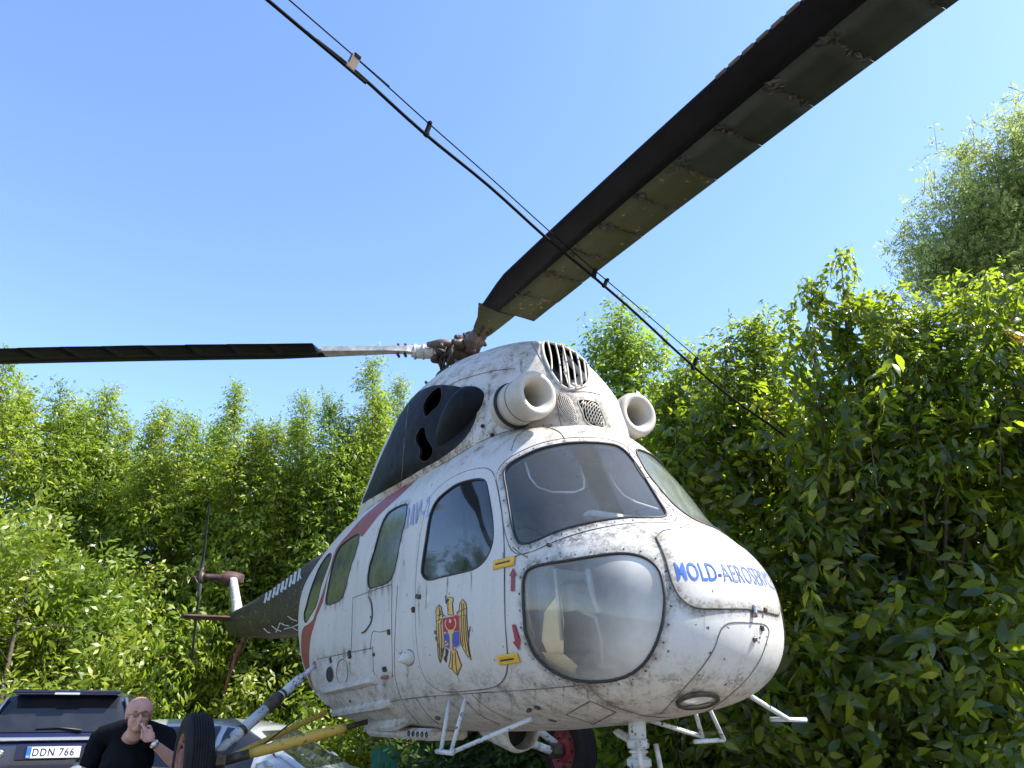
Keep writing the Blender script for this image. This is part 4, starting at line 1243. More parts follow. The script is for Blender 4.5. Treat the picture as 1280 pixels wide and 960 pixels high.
# ------------------------------------------------------------ undercarriage
def wheel(c, r, w, name, rim_mat, ax=Vector((0, 1, 0)), parent=heli, grooves=True):
    mb = MB(); n = 48
    prof = [(r*0.56, -w*0.42), (r*0.62, -w*0.48), (r*0.80, -w*0.50), (r*0.92, -w*0.44), (r*0.975, -w*0.34)]
    if grooves:
        for k in range(7):
            y0 = -w*0.32+w*0.64*k/7
            prof += [(r*(0.992 if abs(k-3) > 2 else 1.0), y0), (r*(0.994 if abs(k-3) > 2 else 1.0), y0+w*0.064), (r*0.972, y0+w*0.068), (r*0.972, y0+w*0.088)]
    prof += [(r*0.975, w*0.34), (r*0.92, w*0.44), (r*0.80, w*0.50), (r*0.62, w*0.48), (r*0.56, w*0.42)]
    mb.lathe(prof, c, ax, n=n, cap=False)
    t = mb.build('wheel', M['tyre'], parent)
    mb = MB()
    mb.lathe([(r*0.60, -w*0.44), (r*0.56, -w*0.46), (r*0.50, -w*0.36), (r*0.30, -w*0.30), (r*0.26, -w*0.44), (r*0.12, -w*0.46), (0.001, -w*0.46)], c, ax, n=32, cap=False)
    mb.lathe([(r*0.60, w*0.44), (r*0.56, w*0.46), (r*0.50, w*0.36), (r*0.30, w*0.30), (r*0.26, w*0.44), (r*0.12, w*0.46), (0.001, w*0.46)], c, ax, n=32, cap=False)
    mb.lathe([(r*0.56, -w*0.42), (r*0.56, w*0.42)], c, ax, n=32, cap=False)
    mb.build('rim', M[rim_mat], t)
    mb = MB()
    for k in range(8):
        a = k*PI/4
        for s_ in (-1, 1):
            e = ax.orthogonal().normalized(); e2 = ax.cross(e)
            mb.lathe([(0.01, 0), (0.01, 0.015)], Vector(c)+(e*math.cos(a)+e2*math.sin(a))*r*0.42+ax*s_*w*0.34-ax*(0.0 if s_ > 0 else 0.015), ax, n=6)
    mb.build('wheel_bolts', M['grease'], t)['kind'] = 'stuff'
    return t
WY = 1.525; WX = -0.80; WZ = 0.30
for sy, rim in ((-1, 'rimrust'), (1, 'rimred')):
    wheel(Vector((WX, WY*sy, WZ)), 0.30, 0.185, 'wheel', rim, Vector((0, -sy, 0.03)).normalized())
    top = Vector((-1.17, 0.64*sy, 0.50+GC)); bot = Vector((WX, 1.38*sy, WZ+0.05))
    d = bot-top
    mb = MB(); mb.tube([top-d*0.01, top+d*0.16], 0.018, n=12); mb.tube([top+d*0.14, top+d*0.20, top+d*0.40], [0.022, 0.036, 0.036], n=14)
    st_ = mb.build('shock_strut', M['gearwhite'], heli)
    mb = MB(); mb.tube([top+d*0.40, top+d*0.43, top+d*0.53, top+d*0.55], [0.04, 0.047, 0.047, 0.04], n=16); mb.build('gland_collar', M['grease'], st_)
    mb = MB(); mb.tube([top+d*0.55, top+d*0.855, top+d*0.86, top+d*1.0], [0.039, 0.039, 0.03, 0.03], n=16); mb.build('lower_cylinder', M['gearwhite'], st_)
    mb = MB(); mb.tube([top+d*0.76, top+d*0.79], 0.042, n=14); mb.tube([top+d*0.365, top+d*0.385], 0.040, n=14); mb.build('strut_band', M['grease'], st_)
    mb = MB(); mb.ball(top, 0.032, 10); mb.box(top+Vector((0, -0.02*sy, 0)), (0.07, 0.05, 0.06), bev=0.01); mb.build('strut_lug', M['rimrust'], st_)
    hub = Vector((WX, 1.36*sy, WZ-0.01))
    mat = 'gearyel' if sy < 0 else 'gearwhite'
    for (x, y, z, r_, a0, a1) in ((-0.52, 0.42, 0.09, 0.034, 0.18, 0.80), (-1.30, 0.46, 0.16, 0.020, 0.05, 0.90)):
        p0 = Vector((x, y*sy, z+GC)); dd = hub-p0
        mb = MB(); mb.tube([p0, p0+dd*a0, p0+dd*a1, p0+dd*(a1+0.002), p0+dd*0.99], [r_*0.55, r_*0.55, r_*0.55, r_*0.95, r_*0.95], n=10)
        ar = mb.build('axle_strut', M['grease'] if sy < 0 else M['gearwhite'], heli)
        mb = MB(); mb.tube([p0+dd*(a0-0.03), p0+dd*a0, p0+dd*(a0+a1)*0.5, p0+dd*(a1-0.05), p0+dd*a1], [r_*0.6, r_, r_*1.12, r_, r_*0.8], n=12); mb.build('strut_sleeve', M[mat], ar)
        mb = MB()
        for k in range(3): mb.tube([p0+dd*(a0+0.12+0.1*k)+Vector((0, 0, r_+0.004)), p0+dd*(a0+0.17+0.1*k)-Vector((0, 0, r_+0.006))], 0.004, n=5)
        mb.build('lashing_wire', M['seal'], ar)
    mb = MB(); mb.lathe([(0.05, 0), (0.055, 0.06), (0.04, 0.12)], hub-Vector((0, 0.03*sy, 0)), (0, sy, 0), n=14)
    mb.ball(hub, 0.055, 12); mb.box(hub+Vector((0.02, 0, 0.02)), (0.12, 0.09, 0.10), bev=0.02)
    mb.tube([hub+Vector((0, 0.02*sy, 0.03)), hub+Vector((-0.1, -0.25*sy, 0.05)), hub+Vector((-0.2, -0.6*sy, 0.30))], 0.006, n=5)
    mb.build('axle_fitting', M['grease'], heli)
# nose gear
mb = MB(); mb.tube([(2.0, 0, 0.16+GC), (2.0, 0, 0.02+GC)], 0.042, n=16); mb.tube([(2.0, 0, 0.03+GC), (2.0, 0, -0.10+GC)], 0.034, n=16)
mb.lathe([(0.048, 0), (0.053, 0.01), (0.053, 0.035), (0.046, 0.04)], (2.0, 0, 0.0+GC), (0, 0, 1), n=18)
mb.box((2.0, 0.0, -0.06+GC), (0.10, 0.08, 0.05), bev=0.012); mb.tube([(2.0, 0, -0.08+GC), (1.98, 0, -0.30+GC)], 0.025, n=12)
ng = mb.build('nose_strut', M['gearwhite'], heli)
mb = MB()
for (a, b) in (((2.07, 0.05, 0.02), (2.10, 0.05, -0.12)), ((2.06, -0.05, 0.03), (2.08, -0.05, -0.10)), ((1.93, 0.05, 0.0), (1.90, 0.06, -0.16))):
    mb.tube([(a[0], a[1], a[2]+GC), (b[0], b[1], b[2]+GC)], 0.012, n=8)
for z_ in (-0.02, -0.11): mb.lathe([(0.042, 0), (0.047, 0.005), (0.042, 0.012)], (2.0, 0, z_+GC), (0, 0, 1), n=14)
mb.box((1.90, 0.0, 0.05+GC), (0.14, 0.05, 0.035), Matrix.Rotation(0.3, 3, 'Y'), bev=0.015)
mb.build('torque_links', M['hubwhite'], ng)
mb = MB(); mb.tube([(1.98, -0.16, -0.30+GC), (1.98, 0.16, -0.30+GC)], 0.02, n=10); mb.build('axle', M['grease'], ng)
for sy in (1, -1): wheel(Vector((1.98, 0.125*sy, -0.30+GC)), 0.15, 0.10, 'wheel', 'rimrust', Vector((0, sy, 0)))
# heater duct under the belly
mb = MB()
mb.lathe([(0.001, -0.62), (0.06, -0.55), (0.11, -0.35), (0.125, 0.0), (0.105, 0.06), (0.10, 0.06), (0.105, 0.0), (0.10, -0.2)], (0.86, 0.02, 0.055+GC), (1, -0.05, -0.12), n=28, cap=False)
du = mb.build('belly_duct', M['hull'], heli)
mb = MB(); mb.lathe([(0.104, 0), (0.001, 0.01)], (0.78, 0.02, 0.065+GC), (1, -0.05, -0.12), n=20, cap=False); mb.build('duct_mouth', M['black'], du)
mb = MB(); mb.box((-0.15, -0.22, 0.025+GC), (1.1, 0.28, 0.07), bev=0.02); mb.build('belly_tray', M['hull'], heli)
for k in range(5):
    mb = MB(); mb.tube([(0.1+0.07*k, -0.372+0.018*math.cos(t)*0, 0.02+GC+0.013*math.sin(t)) if False else (0.1+0.07*k+0.014*math.cos(t), -0.365, 0.025+GC+0.014*math.sin(t)) for t in np.linspace(0, 2*PI, 12)[:-1]], 0.004, n=5, closed=True)
    mb.build('drain_ring', M['grease'], heli)
# boarding steps
def step(sy, x0, x1, ytop, ybot, ztop, zbot, brace, mats):
    A0 = Vector((x0, ytop*sy, ztop+GC)); A1 = Vector((x1, ytop*sy, ztop+GC))
    B0 = Vector((x0+0.06, ybot*sy, zbot+GC)); B1 = Vector((x1-0.02, ybot*sy, zbot+GC))
    mb = MB(); mb.tube([A0, B0], 0.0115, n=8); mb.tube([A1, B1], 0.0115, n=8)
    mb.tube([B0-Vector((0.05, 0, 0)), B1+Vector((0.02, 0, 0))], 0.0125, n=8); mb.tube([B1, Vector(brace)], 0.0115, n=8)
    return mb.build('boarding_step', M[mats], heli)
step(-1, 1.07, 1.27, 0.54, 0.62, 0.26, -0.035, (1.72, -0.42, 0.13+GC), 'gearwhite')
a = on_y(745, 892, 0.0)
# port side step frames seen beyond the nose
pA = [on_y(825, 904, 0.35), on_y(876, 926, 0.62)]
def ptube(name, segs, r, mat):
    mb = MB()
    for s_ in segs: mb.tube(s_, r, n=8)
    return mb.build(name, M[mat], heli)
P1 = on_y(826, 908, 0.25); P2 = on_y(878, 921, 0.62); P3 = on_y(905, 925, 0.80); P4 = on_y(868, 901, 0.45); P5 = on_y(884, 896, 0.55); P6 = on_y(868, 927, 0.55)
ptube('boarding_step', ([P1+Vector((-0.1, 0, 0.03)), P2], [P4+Vector((0, 0, 0.08)), P2], [P5+Vector((0, 0, 0.08)), P3], [P6, P3]), 0.0115, 'gearwhite')
Q1 = on_y(925, 862, 0.50); Q2 = on_y(985, 899, 0.78); Q3 = on_y(963, 899, 0.70); Q4 = on_y(1008, 900, 0.88)
ptube('pitot_bracket', ([Q1+(Q1-Q2)*0.25, Q2],), 0.013, 'gearwhite')
ptube('pitot_tube', ([Q3, Q4],), 0.011, 'gearwhite')

# ------------------------------------------------------------ main rotor
M['hubmid'] = simple('grey_brown_hub_paint', (0.085, 0.07, 0.058), 0.6, 0.1, var=0.45, scale=18, bump=0.3)
HZ = 2.95+GC
HC = Vector((-0.06, 0, HZ))
def blade(phi, parts, cuff_mat, root_white, tabs, tilt=0.05, droop=0.30):
    er = Vector((math.cos(phi), math.sin(phi), 0)); ec = Vector((math.sin(phi), -math.cos(phi), 0))
    def P(r, c, z): 
        dz = -droop*(max(0, r-0.6)/6.65)**2 - 0.012*r
        return HC+er*r+ec*c+Vector((0, 0, z+dz+0.02+c*tilt))
    rn = random.Random(int(phi*100))
    # grip and horn
    mb = MB(); mb.tube([HC+er*0.16, HC+er*0.20, HC+er*0.36, HC+er*0.40], [0.045, 0.062, 0.058, 0.05], n=20)
    for k in (0.22, 0.30, 0.37): mb.tube([HC+er*k, HC+er*(k+0.015)], 0.067, n=20)
    mb.tube([HC+er*0.19+ec*0.05, HC+er*0.19+ec*0.15+Vector((0, 0, -0.03))], [0.03, 0.02], n=10)
    gr_ = mb.build('blade_grip', M['hubwhite'] if phi > 4 else M['hubmid'], heli)
    mb = MB(); mb.tube([HC+er*0.19+ec*0.14+Vector((0, 0, -0.02)), HC+er*0.10+ec*0.16+Vector((0, 0, -0.24))], 0.014, n=8)
    mb.ball(HC+er*0.19+ec*0.14+Vector((0, 0, -0.02)), 0.026, 8); mb.ball(HC+er*0.10+ec*0.16+Vector((0, 0, -0.24)), 0.024, 8)
    mb.build('pitch_link', M['hub'], heli)
    mb = MB(); mb.tube([HC+er*0.04-ec*0.11+Vector((0, 0, 0.02)), HC+er*0.16-ec*0.10+Vector((0, 0, 0.03)), HC+er*0.27-ec*0.08+Vector((0, 0, 0.03))], [0.035, 0.04, 0.02], n=12)
    mb.build('drag_damper', M['hubmid'], heli)
    # cuff
    mb = MB(); vs = []
    for r_, c0, c1, t in ((0.36, -0.05, 0.05, 0.05), (0.44, -0.075, 0.085, 0.036), (0.60, -0.085, 0.13, 0.030), (root_white, -0.09, 0.22, 0.030)):
        for a, b in ((c1, 0), ((c0+c1)/2, t), (c0, t*0.7), (c0, -t*0.7), ((c0+c1)/2, -t)): vs.append(P(r_, a, b))
    mb.add(vs, [(i*5+j, i*5+(j+1) % 5, (i+1)*5+(j+1) % 5, (i+1)*5+j) for i in range(3) for j in range(5)]+[tuple(range(5)), tuple(range(15, 20))], 0, False)
    cu = mb.build('blade_cuff', M[cuff_mat], heli)
    for r_, c_ in ((0.40, 0.02), (0.46, 0.03), (0.46, -0.03), (0.52, 0.04), (0.52, -0.03)):
        b = MB(); b.lathe([(0.012, 0), (0.012, 0.02)], P(r_, c_, -0.055), (0, 0, 1), n=6); b.lathe([(0.012, 0), (0.012, 0.02)], P(r_, c_, 0.035), (0, 0, 1), n=6); b.build('cuff_bolt', M['hub'], cu)
    # spar: the leading part of the aerofoil, one piece
    RS = list(np.linspace(root_white, 7.25, 44))
    mb = MB(); vs = []
    prof = [(0.05, 0.034), (0.12, 0.036), (0.18, 0.031), (0.225, 0.020), (0.248, 0.004), (0.245, -0.006), (0.22, -0.015), (0.17, -0.021), (0.11, -0.024), (0.05, -0.025)]
    for r_ in RS:
        f_ = min(1.0, 0.75+(r_-root_white)*0.6)
        vs += [P(r_, a*(1 if a < 0.06 else f_)-0.0, b) for a, b in prof]
    m = len(prof)
    mb.add(vs, [(i*m+j, i*m+(j+1) % m, (i+1)*m+(j+1) % m, (i+1)*m+j) for i in range(len(RS)-1) for j in range(m)]+[tuple(range(m)), tuple(range((len(RS)-1)*m, len(RS)*m))], 0, True)
    sp = mb.build('blade_spar', M['blade_black'], heli)
    # trailing pockets, one by one, slightly warped, with torn seams
    r0 = 0.80 if parts else 1.20; k = 0
    while r0 < 7.2:
        r1 = min(7.25, r0+0.335)
        mb = MB(); vs = []; w1, w2 = rn.uniform(-0.0025, 0.0025), rn.uniform(-0.0025, 0.0025)
        n_ = 4
        skew = 0.10 if k == 0 else 0.0
        for i in range(n_+1):
            r_ = r0+0.001+(r1-r0-0.002)*i/n_
            for a, b in ((0.052, 0.0335), (-0.05, 0.026), (-0.16, 0.013), (-0.272, 0.001), (-0.272, -0.002), (-0.16, -0.010), (-0.05, -0.019), (0.052, -0.0245)):
                rr_ = r_+(skew*(-(a)-0.05)*1.0 if i == 0 else 0)*-1.0
                vs.append(P(rr_, a, b+(w1*(1-i/n_)+w2*i/n_)*(1 if a < -0.1 else 0.3)))
        mb.add(vs, [(i*8+j, i*8+(j+1) % 8, (i+1)*8+(j+1) % 8, (i+1)*8+j) for i in range(n_) for j in range(8)]+[tuple(range(8)), tuple(range(n_*8, n_*8+8))], 0, True)
        mt = (M['blade_olive'] if r0 < 2.6 else M['blade_dark']) if parts else M['blade_black']
        if parts: pk = mb.build('blade_pocket', mt, sp)
        else: pk = mb.build('blade_pocket', mt, sp)
        k += 1; r0 = r1
    if parts:
        # torn bonding at the seams
        mb = MB(); r0 = 0.80+0.335
        while r0 < 5:
            for q in range(34):
                u = rn.random()
                if rn.random() < 0.5: c_ = rn.gauss(0.0, 0.025)
                else: c_ = 0.04-0.27*u
                rr_ = r0+rn.gauss(0, 0.006 if c_ < -0.03 else 0.03)
                b0 = -0.024+max(0, 0.05-c_)*0.075
                l = rn.uniform(0.008, 0.035)*(1.7 if q % 9 == 0 else 1)
                p0 = P(rr_, c_, b0-0.001); d_ = (er*rn.uniform(-1, 1)+ec*rn.uniform(-1, 1)).normalized()
                e_ = d_.cross(Vector((0, 0, 1)))
                mb.add([p0-d_*l, p0+e_*l*0.3-Vector((0, 0, 0.006)), p0+d_*l, p0-e_*l*0.3-Vector((0, 0, 0.002))], [(0, 1, 2, 3)], 2 if q % 9 == 0 else rn.choice((0, 0, 1)), False)
            r0 += 0.335
        mb.build('torn_bonding', [M['seal'], M['grease'], M['hubmid']], sp, fix=False)['kind'] = 'stuff'
        for q in range(10):
            r_ = 3.40+q*0.085
            b = MB(); b.tube([P(r_-0.040, 0.240, 0.004), P(r_-0.03, 0.246, 0.002), P(r_+0.03, 0.246, 0.002), P(r_+0.040, 0.240, 0.004)], [0.004, 0.009, 0.009, 0.004], n=8); b.build('leading_edge_weight', M['hubmid'], sp)
blade(R(-1.7), True, 'blade_olive', 0.80, True)
blade(R(240), False, 'hubwhite', 1.15, False, 0.22, 0.12)
blade(R(120), False, 'hubwhite', 1.15, False)
# hub, swashplate, mast
mb = MB(); mb.lathe([(0.10, -0.34), (0.11, -0.30), (0.085, -0.26), (0.075, -0.12), (0.12, -0.09), (0.14, -0.05), (0.14, 0.04), (0.10, 0.07), (0.06, 0.09), (0.05, 0.14), (0.001, 0.15)], HC, (0, 0, 1), n=24)
rh = mb.build('rotor_hub', M['hub'], heli)
mb = MB(); mb.lathe([(0.09, 0), (0.19, 0.005), (0.20, 0.03), (0.19, 0.05), (0.10, 0.055)], HC+Vector((0, 0, -0.28)), (0, 0.05, 1), n=28); mb.build('swashplate', M['hub'], rh)
mb = MB()
for k in range(3):
    a = R(k*120); e = Vector((math.cos(a), math.sin(a), 0)); f_ = Vector((-e.y, e.x, 0))
    mb.lathe([(0.05, -0.10), (0.058, -0.09), (0.058, 0.09), (0.05, 0.10)], HC+e*0.15, f_, n=16)
    mb.box(HC+e*0.10, (0.16, 0.10, 0.12), Matrix.Rotation(a, 3, 'Z'), bev=0.02)
    mb.lathe([(0.04, -0.09), (0.046, -0.08), (0.046, 0.08), (0.04, 0.09)], HC+e*0.20, (0, 0, 1), n=14)
mb.build('flapping_hinges', M['hub'], rh)
rn = random.Random(5)
mb = MB()
for k in range(64):
    a = rn.uniform(0, 2*PI); r_ = rn.uniform(0.07, 0.29); z_ = rn.uniform(-0.36, 0.11)
    p = HC+Vector((r_*math.cos(a), r_*math.sin(a), z_))
    ax = Vector((rn.uniform(-1, 1), rn.uniform(-1, 1), rn.uniform(-0.6, 1))).normalized()
    mb.lathe([(0.012, 0), (0.017, 0.005), (0.017, rn.uniform(0.02, 0.07)), (0.009, 0.075)], p, ax, n=8, mi=rn.choice((0, 0, 0, 0, 1)))
for k in range(14):
    a = rn.uniform(0, 2*PI); p = HC+Vector((0.15*math.cos(a), 0.15*math.sin(a), rn.uniform(-0.27, -0.1)))
    b = a+rn.uniform(-1.2, 1.2); q = HC+Vector((0.18*math.cos(b), 0.18*math.sin(b), rn.uniform(-0.1, 0.1)))
    mb.tube([p, (p+q)/2+Vector((rn.uniform(-.03, .03), rn.uniform(-.03, .03), 0)), q], rn.uniform(0.006, 0.012), n=6)
mb.build('hub_fittings', [M['hub'], M['hubmid']], rh, fix=False)['kind'] = 'stuff'
for k in range(3):
    a = R(60+k*120); e = Vector((math.cos(a), math.sin(a), 0))
    mb = MB(); mb.tube([HC+e*0.17+Vector((0, 0, -0.26)), HC+e*0.20+Vector((0, 0, -0.42))], 0.014, n=8); mb.ball(HC+e*0.20+Vector((0, 0, -0.38)), 0.022, 8); mb.build('control_rod', M['hub'], rh)

# concrete plinths that carry the wheels
M['concrete'] = simple('cast_concrete', (0.32, 0.31, 0.29), 0.9, var=0.25, scale=6, bump=0.4)
for (x, y, lab) in ((WX, -WY, 'concrete plinth under the near main wheel with the rusty rim'), (WX, WY, 'concrete plinth under the far main wheel with the dark red rim'), (1.98, 0, 'concrete plinth under the nose wheels')):
    h = HPOS.z
    mb = MB(); mb.box((0, 0, h/2), (0.6, 0.6, h), bev=0.02, taper=(0.85, 0.85))
    w_ = HM @ Vector((x, y, 0))
    o = mb.build('concrete_plinth', M['concrete'], None, (w_.x, w_.y, 0)); o.rotation_euler = (0, 0, HYAW)
    tag(o, lab, 'plinth')
# ground
M['ground'] = simple('dusty_grey_yard', (0.135, 0.12, 0.10), 0.95, var=0.3, scale=1.5, bump=0.3)
mb = MB(); mb.add([(-1500, -1500, 0), (1500, -1500, 0), (1500, 1500, 0), (-1500, 1500, 0)], [(0, 1, 2, 3)], 0, False)
o = mb.build('ground', M['ground'], None, fix=False); o['kind'] = 'structure'

# ------------------------------------------------------------ trees
RNG = np.random.default_rng(11)
def leaflet(l, w, fold=0.25, droop=0.25, seg=3):
    """pointed blade with a folded midrib; base at the origin, pointing along +x"""
    xs = [0, 0.22, 0.50, 0.80, 1.0] if seg == 3 else np.linspace(0, 1, seg+1)
    wd = [0.0, 0.78, 1.0, 0.48, 0.0] if seg == 3 else [0, 1.0, 0]
    v = []; f = []
    mid = []; L_ = []; R_ = []
    for x, a in zip(xs, wd):
        z = -droop*l*x*x
        mid.append(len(v)); v.append((x*l, 0, z))
        if a > 0:
            L_.append(len(v)); v.append((x*l, a*w/2, z+fold*a*w/2)); R_.append(len(v)); v.append((x*l, -a*w/2, z+fold*a*w/2))
    if seg == 3:
        f = [(mid[0], mid[1], L_[0]), (mid[0], R_[0], mid[1])]
        for i in (0, 1):
            f += [(mid[i+1], mid[i+2], L_[i+1]), (mid[i+1], L_[i+1], L_[i]), (mid[i+1], R_[i], R_[i+1]), (mid[i+1], R_[i+1], mid[i+2])]
        f += [(mid[3], mid[4], L_[2]), (mid[3], R_[2], mid[4])]
    else:
        f = [(mid[0], R_[0], mid[2], L_[0])]
        f = [(mid[0], mid[1], L_[0]), (mid[0], R_[0], mid[1]), (mid[1], mid[2], L_[0]), (mid[1], R_[0], mid[2])]
        f = [(mid[0], R_[0], L_[0]), (R_[0], mid[2], L_[0])]
    return np.array(v), f
def euler(rz, ry, rx):
    cz, sz, cy, sy, cx, sx = math.cos(rz), math.sin(rz), math.cos(ry), math.sin(ry), math.cos(rx), math.sin(rx)
    return np.array([[cz, -sz, 0], [sz, cz, 0], [0, 0, 1]]) @ np.array([[cy, 0, sy], [0, 1, 0], [-sy, 0, cy]]) @ np.array([[1, 0, 0], [0, cx, -sx], [0, sx, cx]])
def twig_template(rn, kind, ll, lw, seg, ncomp, nleaf, length):
    """a shoot along +z that carries compound (or simple) leaves all round; returns triangles"""
    V_ = []; F_ = []
    def put(v, f, Rm, t):
        o = sum(len(a) for a in V_)
        V_.append(v @ Rm.T + t); F_.extend([tuple(o+i for i in q) for q in f])
    for c in range(ncomp):
        h = length*(0.08+0.92*(c+rn.uniform(-0.3, 0.3))/ncomp)
        az = c*2.4+rn.uniform(-0.5, 0.5)
        base = np.array([0.03*math.sin(3*h), 0.03*math.cos(2*h), h])
        if kind == 'compound':
            ral = rn.uniform(0.7, 1.1)*ll*2.1*(0.7 if c > ncomp-3 else 1)
            pitch0 = rn.uniform(-0.6, 0.25) if c < ncomp-2 else rn.uniform(-1.2, -0.6)
            Rr = euler(az, pitch0, rn.uniform(-0.3, 0.3))
            for k in range(nleaf):
                u = 0.25+0.75*(k//2)/max(1, (nleaf-1)/2)
                side = 1 if k % 2 else -1
                last = (k == nleaf-1)
                pz = -0.30*u*u*ral
                p = base + Rr @ np.array([u*ral, 0, pz])
                yaw = 0 if last else side*rn.uniform(0.75, 1.15)
                s = rn.uniform(0.55, 1.2)
                v, f = leaflet(ll*s, lw*s, rn.uniform(0.05, 0.45), rn.uniform(0.1, 0.5), seg)
                put(v, f, Rr @ euler(yaw, rn.uniform(0.15, 0.8), rn.uniform(-0.6, 0.6)), p)
        elif kind == 'simple':
            for k in range(nleaf):
                s = rn.uniform(0.45, 1.2)
                v, f = leaflet(ll*s, lw*s, rn.uniform(0.05, 0.4), rn.uniform(0.15, 0.7), seg)
                Rr = euler(az+k*PI+rn.uniform(-0.4, 0.4), rn.uniform(0.0, 1.1), rn.uniform(-0.6, 0.6))
                put(v, f, Rr, base+Rr @ np.array([0.02, 0, 0]))
        else:                                            # weeping strand: growth along -z
            for k in range(nleaf):
                s = rn.uniform(0.7, 1.2)
                v, f = leaflet(ll*s, lw*s, 0.1, rn.uniform(0.0, 0.3), seg)
                Rr = euler(az+k*PI+rn.uniform(-0.6, 0.6), rn.uniform(0.7, 1.3), 0)
                b2 = np.array([0.06*math.sin(2*h), 0.06*math.sin(1.3*h), -h])
                put(v, f, Rr, b2)
    # the shoot itself
    n = 4; o = sum(len(a) for a in V_); vs = []
    sgn = -1 if kind == 'weep' else 1
    for i, (h, r_) in enumerate(((0, 0.007), (length, 0.002))):
        for k in range(3): vs.append((r_*math.cos(k*2.1), r_*math.sin(k*2.1), sgn*h))
    V_.append(np.array(vs)); nl = len(F_)
    F_.extend([(o, o+1, o+4), (o, o+4, o+3), (o+1, o+2, o+5), (o+1, o+5, o+4), (o+2, o, o+3), (o+2, o+3, o+5)])
    mi = np.zeros(len(F_), np.int32); mi[nl:] = 1
    return np.concatenate(V_).astype(np.float32), np.array(F_, np.int32), mi
rt = random.Random(4)
TPL = {
    'near': [twig_template(rt, 'compound', 0.125, 0.052, 3, 6, 5, 0.50) for _ in range(5)],
    'nearsimple': [twig_template(rt, 'simple', 0.15, 0.066, 3, 9, 2, 0.50) for _ in range(5)],
    'far': [twig_template(rt, 'compound', 0.145, 0.058, 2, 7, 5, 0.60) for _ in range(5)],
    'farbig': [twig_template(rt, 'compound', 0.15, 0.052, 2, 6, 5, 0.60) for _ in range(5)],
    'willow': [twig_template(rt, 'compound', 0.10, 0.034, 2, 8, 7, 0.7) for _ in range(4)],
    'weep': [twig_template(rt, 'weep', 0.12, 0.024, 2, 10, 3, 0.55) for _ in range(5)],
}
def crown_mesh(name, kind, P, D, scale, mats, parent, roll=True):
    """P (n,3) shoot bases, D (n,3) directions; one mesh"""
    tp = TPL[kind]; which = RNG.integers(0, len(tp), len(P))
    Vs = []; Fs = []; Ms = []; o = 0
    D = D/np.linalg.norm(D, axis=1, keepdims=True)
    for w in range(len(tp)):
        k = np.where(which == w)[0]
        if not len(k): continue
        v, f, mi = tp[w]
        d = D[k]
        if kind == 'weep': d = np.stack([d[:, 0]*0.28, d[:, 1]*0.28, 0.35+0.65*RNG.uniform(0, 1, len(k))], 1); d /= np.linalg.norm(d, axis=1, keepdims=True)
        ref = np.tile([0.0, 0.0, 1.0], (len(k), 1)); ref[np.abs(d[:, 2]) > 0.95] = [1, 0, 0]
        a = np.cross(ref, d); a /= np.linalg.norm(a, axis=1, keepdims=True); b = np.cross(d, a)
        t = RNG.uniform(0, 2*PI, len(k))[:, None]
        a2 = a*np.cos(t)+b*np.sin(t); b2 = -a*np.sin(t)+b*np.cos(t)
        s = scale[k][:, None, None]
        W = (a2[:, None, :]*v[None, :, 0:1]+b2[:, None, :]*v[None, :, 1:2]+d[:, None, :]*v[None, :, 2:3])*s+P[k][:, None, :]
        Vs.append(W.reshape(-1, 3))
        Fs.append((f[None]+(np.arange(len(k))*len(v))[:, None, None]).reshape(-1, 3)+o)
        Ms.append(np.tile(mi, len(k)))
        o += len(k)*len(v)
    Vv = np.concatenate(Vs).astype(np.float32); Ff = np.concatenate(Fs).astype(np.int32); Mm = np.concatenate(Ms)
    me = bpy.data.meshes.new(name)
    me.vertices.add(len(Vv)); me.vertices.foreach_set('co', Vv.ravel())
    me.loops.add(len(Ff)*3); me.loops.foreach_set('vertex_index', Ff.ravel())
    me.polygons.add(len(Ff)); me.polygons.foreach_set('loop_start', np.arange(len(Ff), dtype=np.int32)*3)
    for m_ in mats: me.materials.append(m_)
    me.polygons.foreach_set('material_index', Mm.astype(np.int32))
    me.update(calc_edges=True)
    ob = link(name, me, parent); ob['kind'] = 'stuff'
    global LEAFTRIS
    LEAFTRIS += len(Ff)
    return ob
LEAFTRIS = 0
M['bark'] = simple('grey_brown_bark', (0.075, 0.06, 0.045), 0.9, var=0.4, scale=12, bump=0.5)
M['leaf_left'] = leaf_mat('bright_green_leaf', (0.09, 0.13, 0.012), (0.17, 0.22, 0.016), (0.25, 0.29, 0.022), (0.34, 0.34, 0.04), rough=0.45, tcol=(0.50, 0.70, 0.05))
M['leaf_mid'] = leaf_mat('fresh_green_leaf', (0.07, 0.11, 0.012), (0.13, 0.19, 0.016), (0.20, 0.26, 0.020), (0.27, 0.30, 0.03), rough=0.42, tcol=(0.45, 0.68, 0.05))
M['leaf_right'] = leaf_mat('deep_green_leaf', (0.014, 0.032, 0.008), (0.036, 0.066, 0.012), (0.10, 0.135, 0.016), (0.28, 0.28, 0.03), rough=0.26, tcol=(0.62, 0.80, 0.03), tstr=0.42)
M['leaf_rust'] = leaf_mat('young_reddish_leaf', (0.14, 0.10, 0.02), (0.22, 0.12, 0.03), (0.30, 0.13, 0.03), (0.2, 0.18, 0.04), rough=0.35, tcol=(0.6, 0.35, 0.05))
M['leaf_willow'] = leaf_mat('willow_leaf', (0.14, 0.19, 0.05), (0.20, 0.26, 0.07), (0.26, 0.32, 0.09), (0.30, 0.35, 0.10), rough=0.5, tcol=(0.60, 0.70, 0.20), tstr=0.5)
M['leaf_dark'] = leaf_mat('dark_hedge_leaf', (0.03, 0.06, 0.012), (0.05, 0.09, 0.016), (0.08, 0.13, 0.02), (0.11, 0.15, 0.03), rough=0.5, tcol=(0.2, 0.4, 0.05), tstr=0.3)  # darker greens for the back row and the belly shrubs

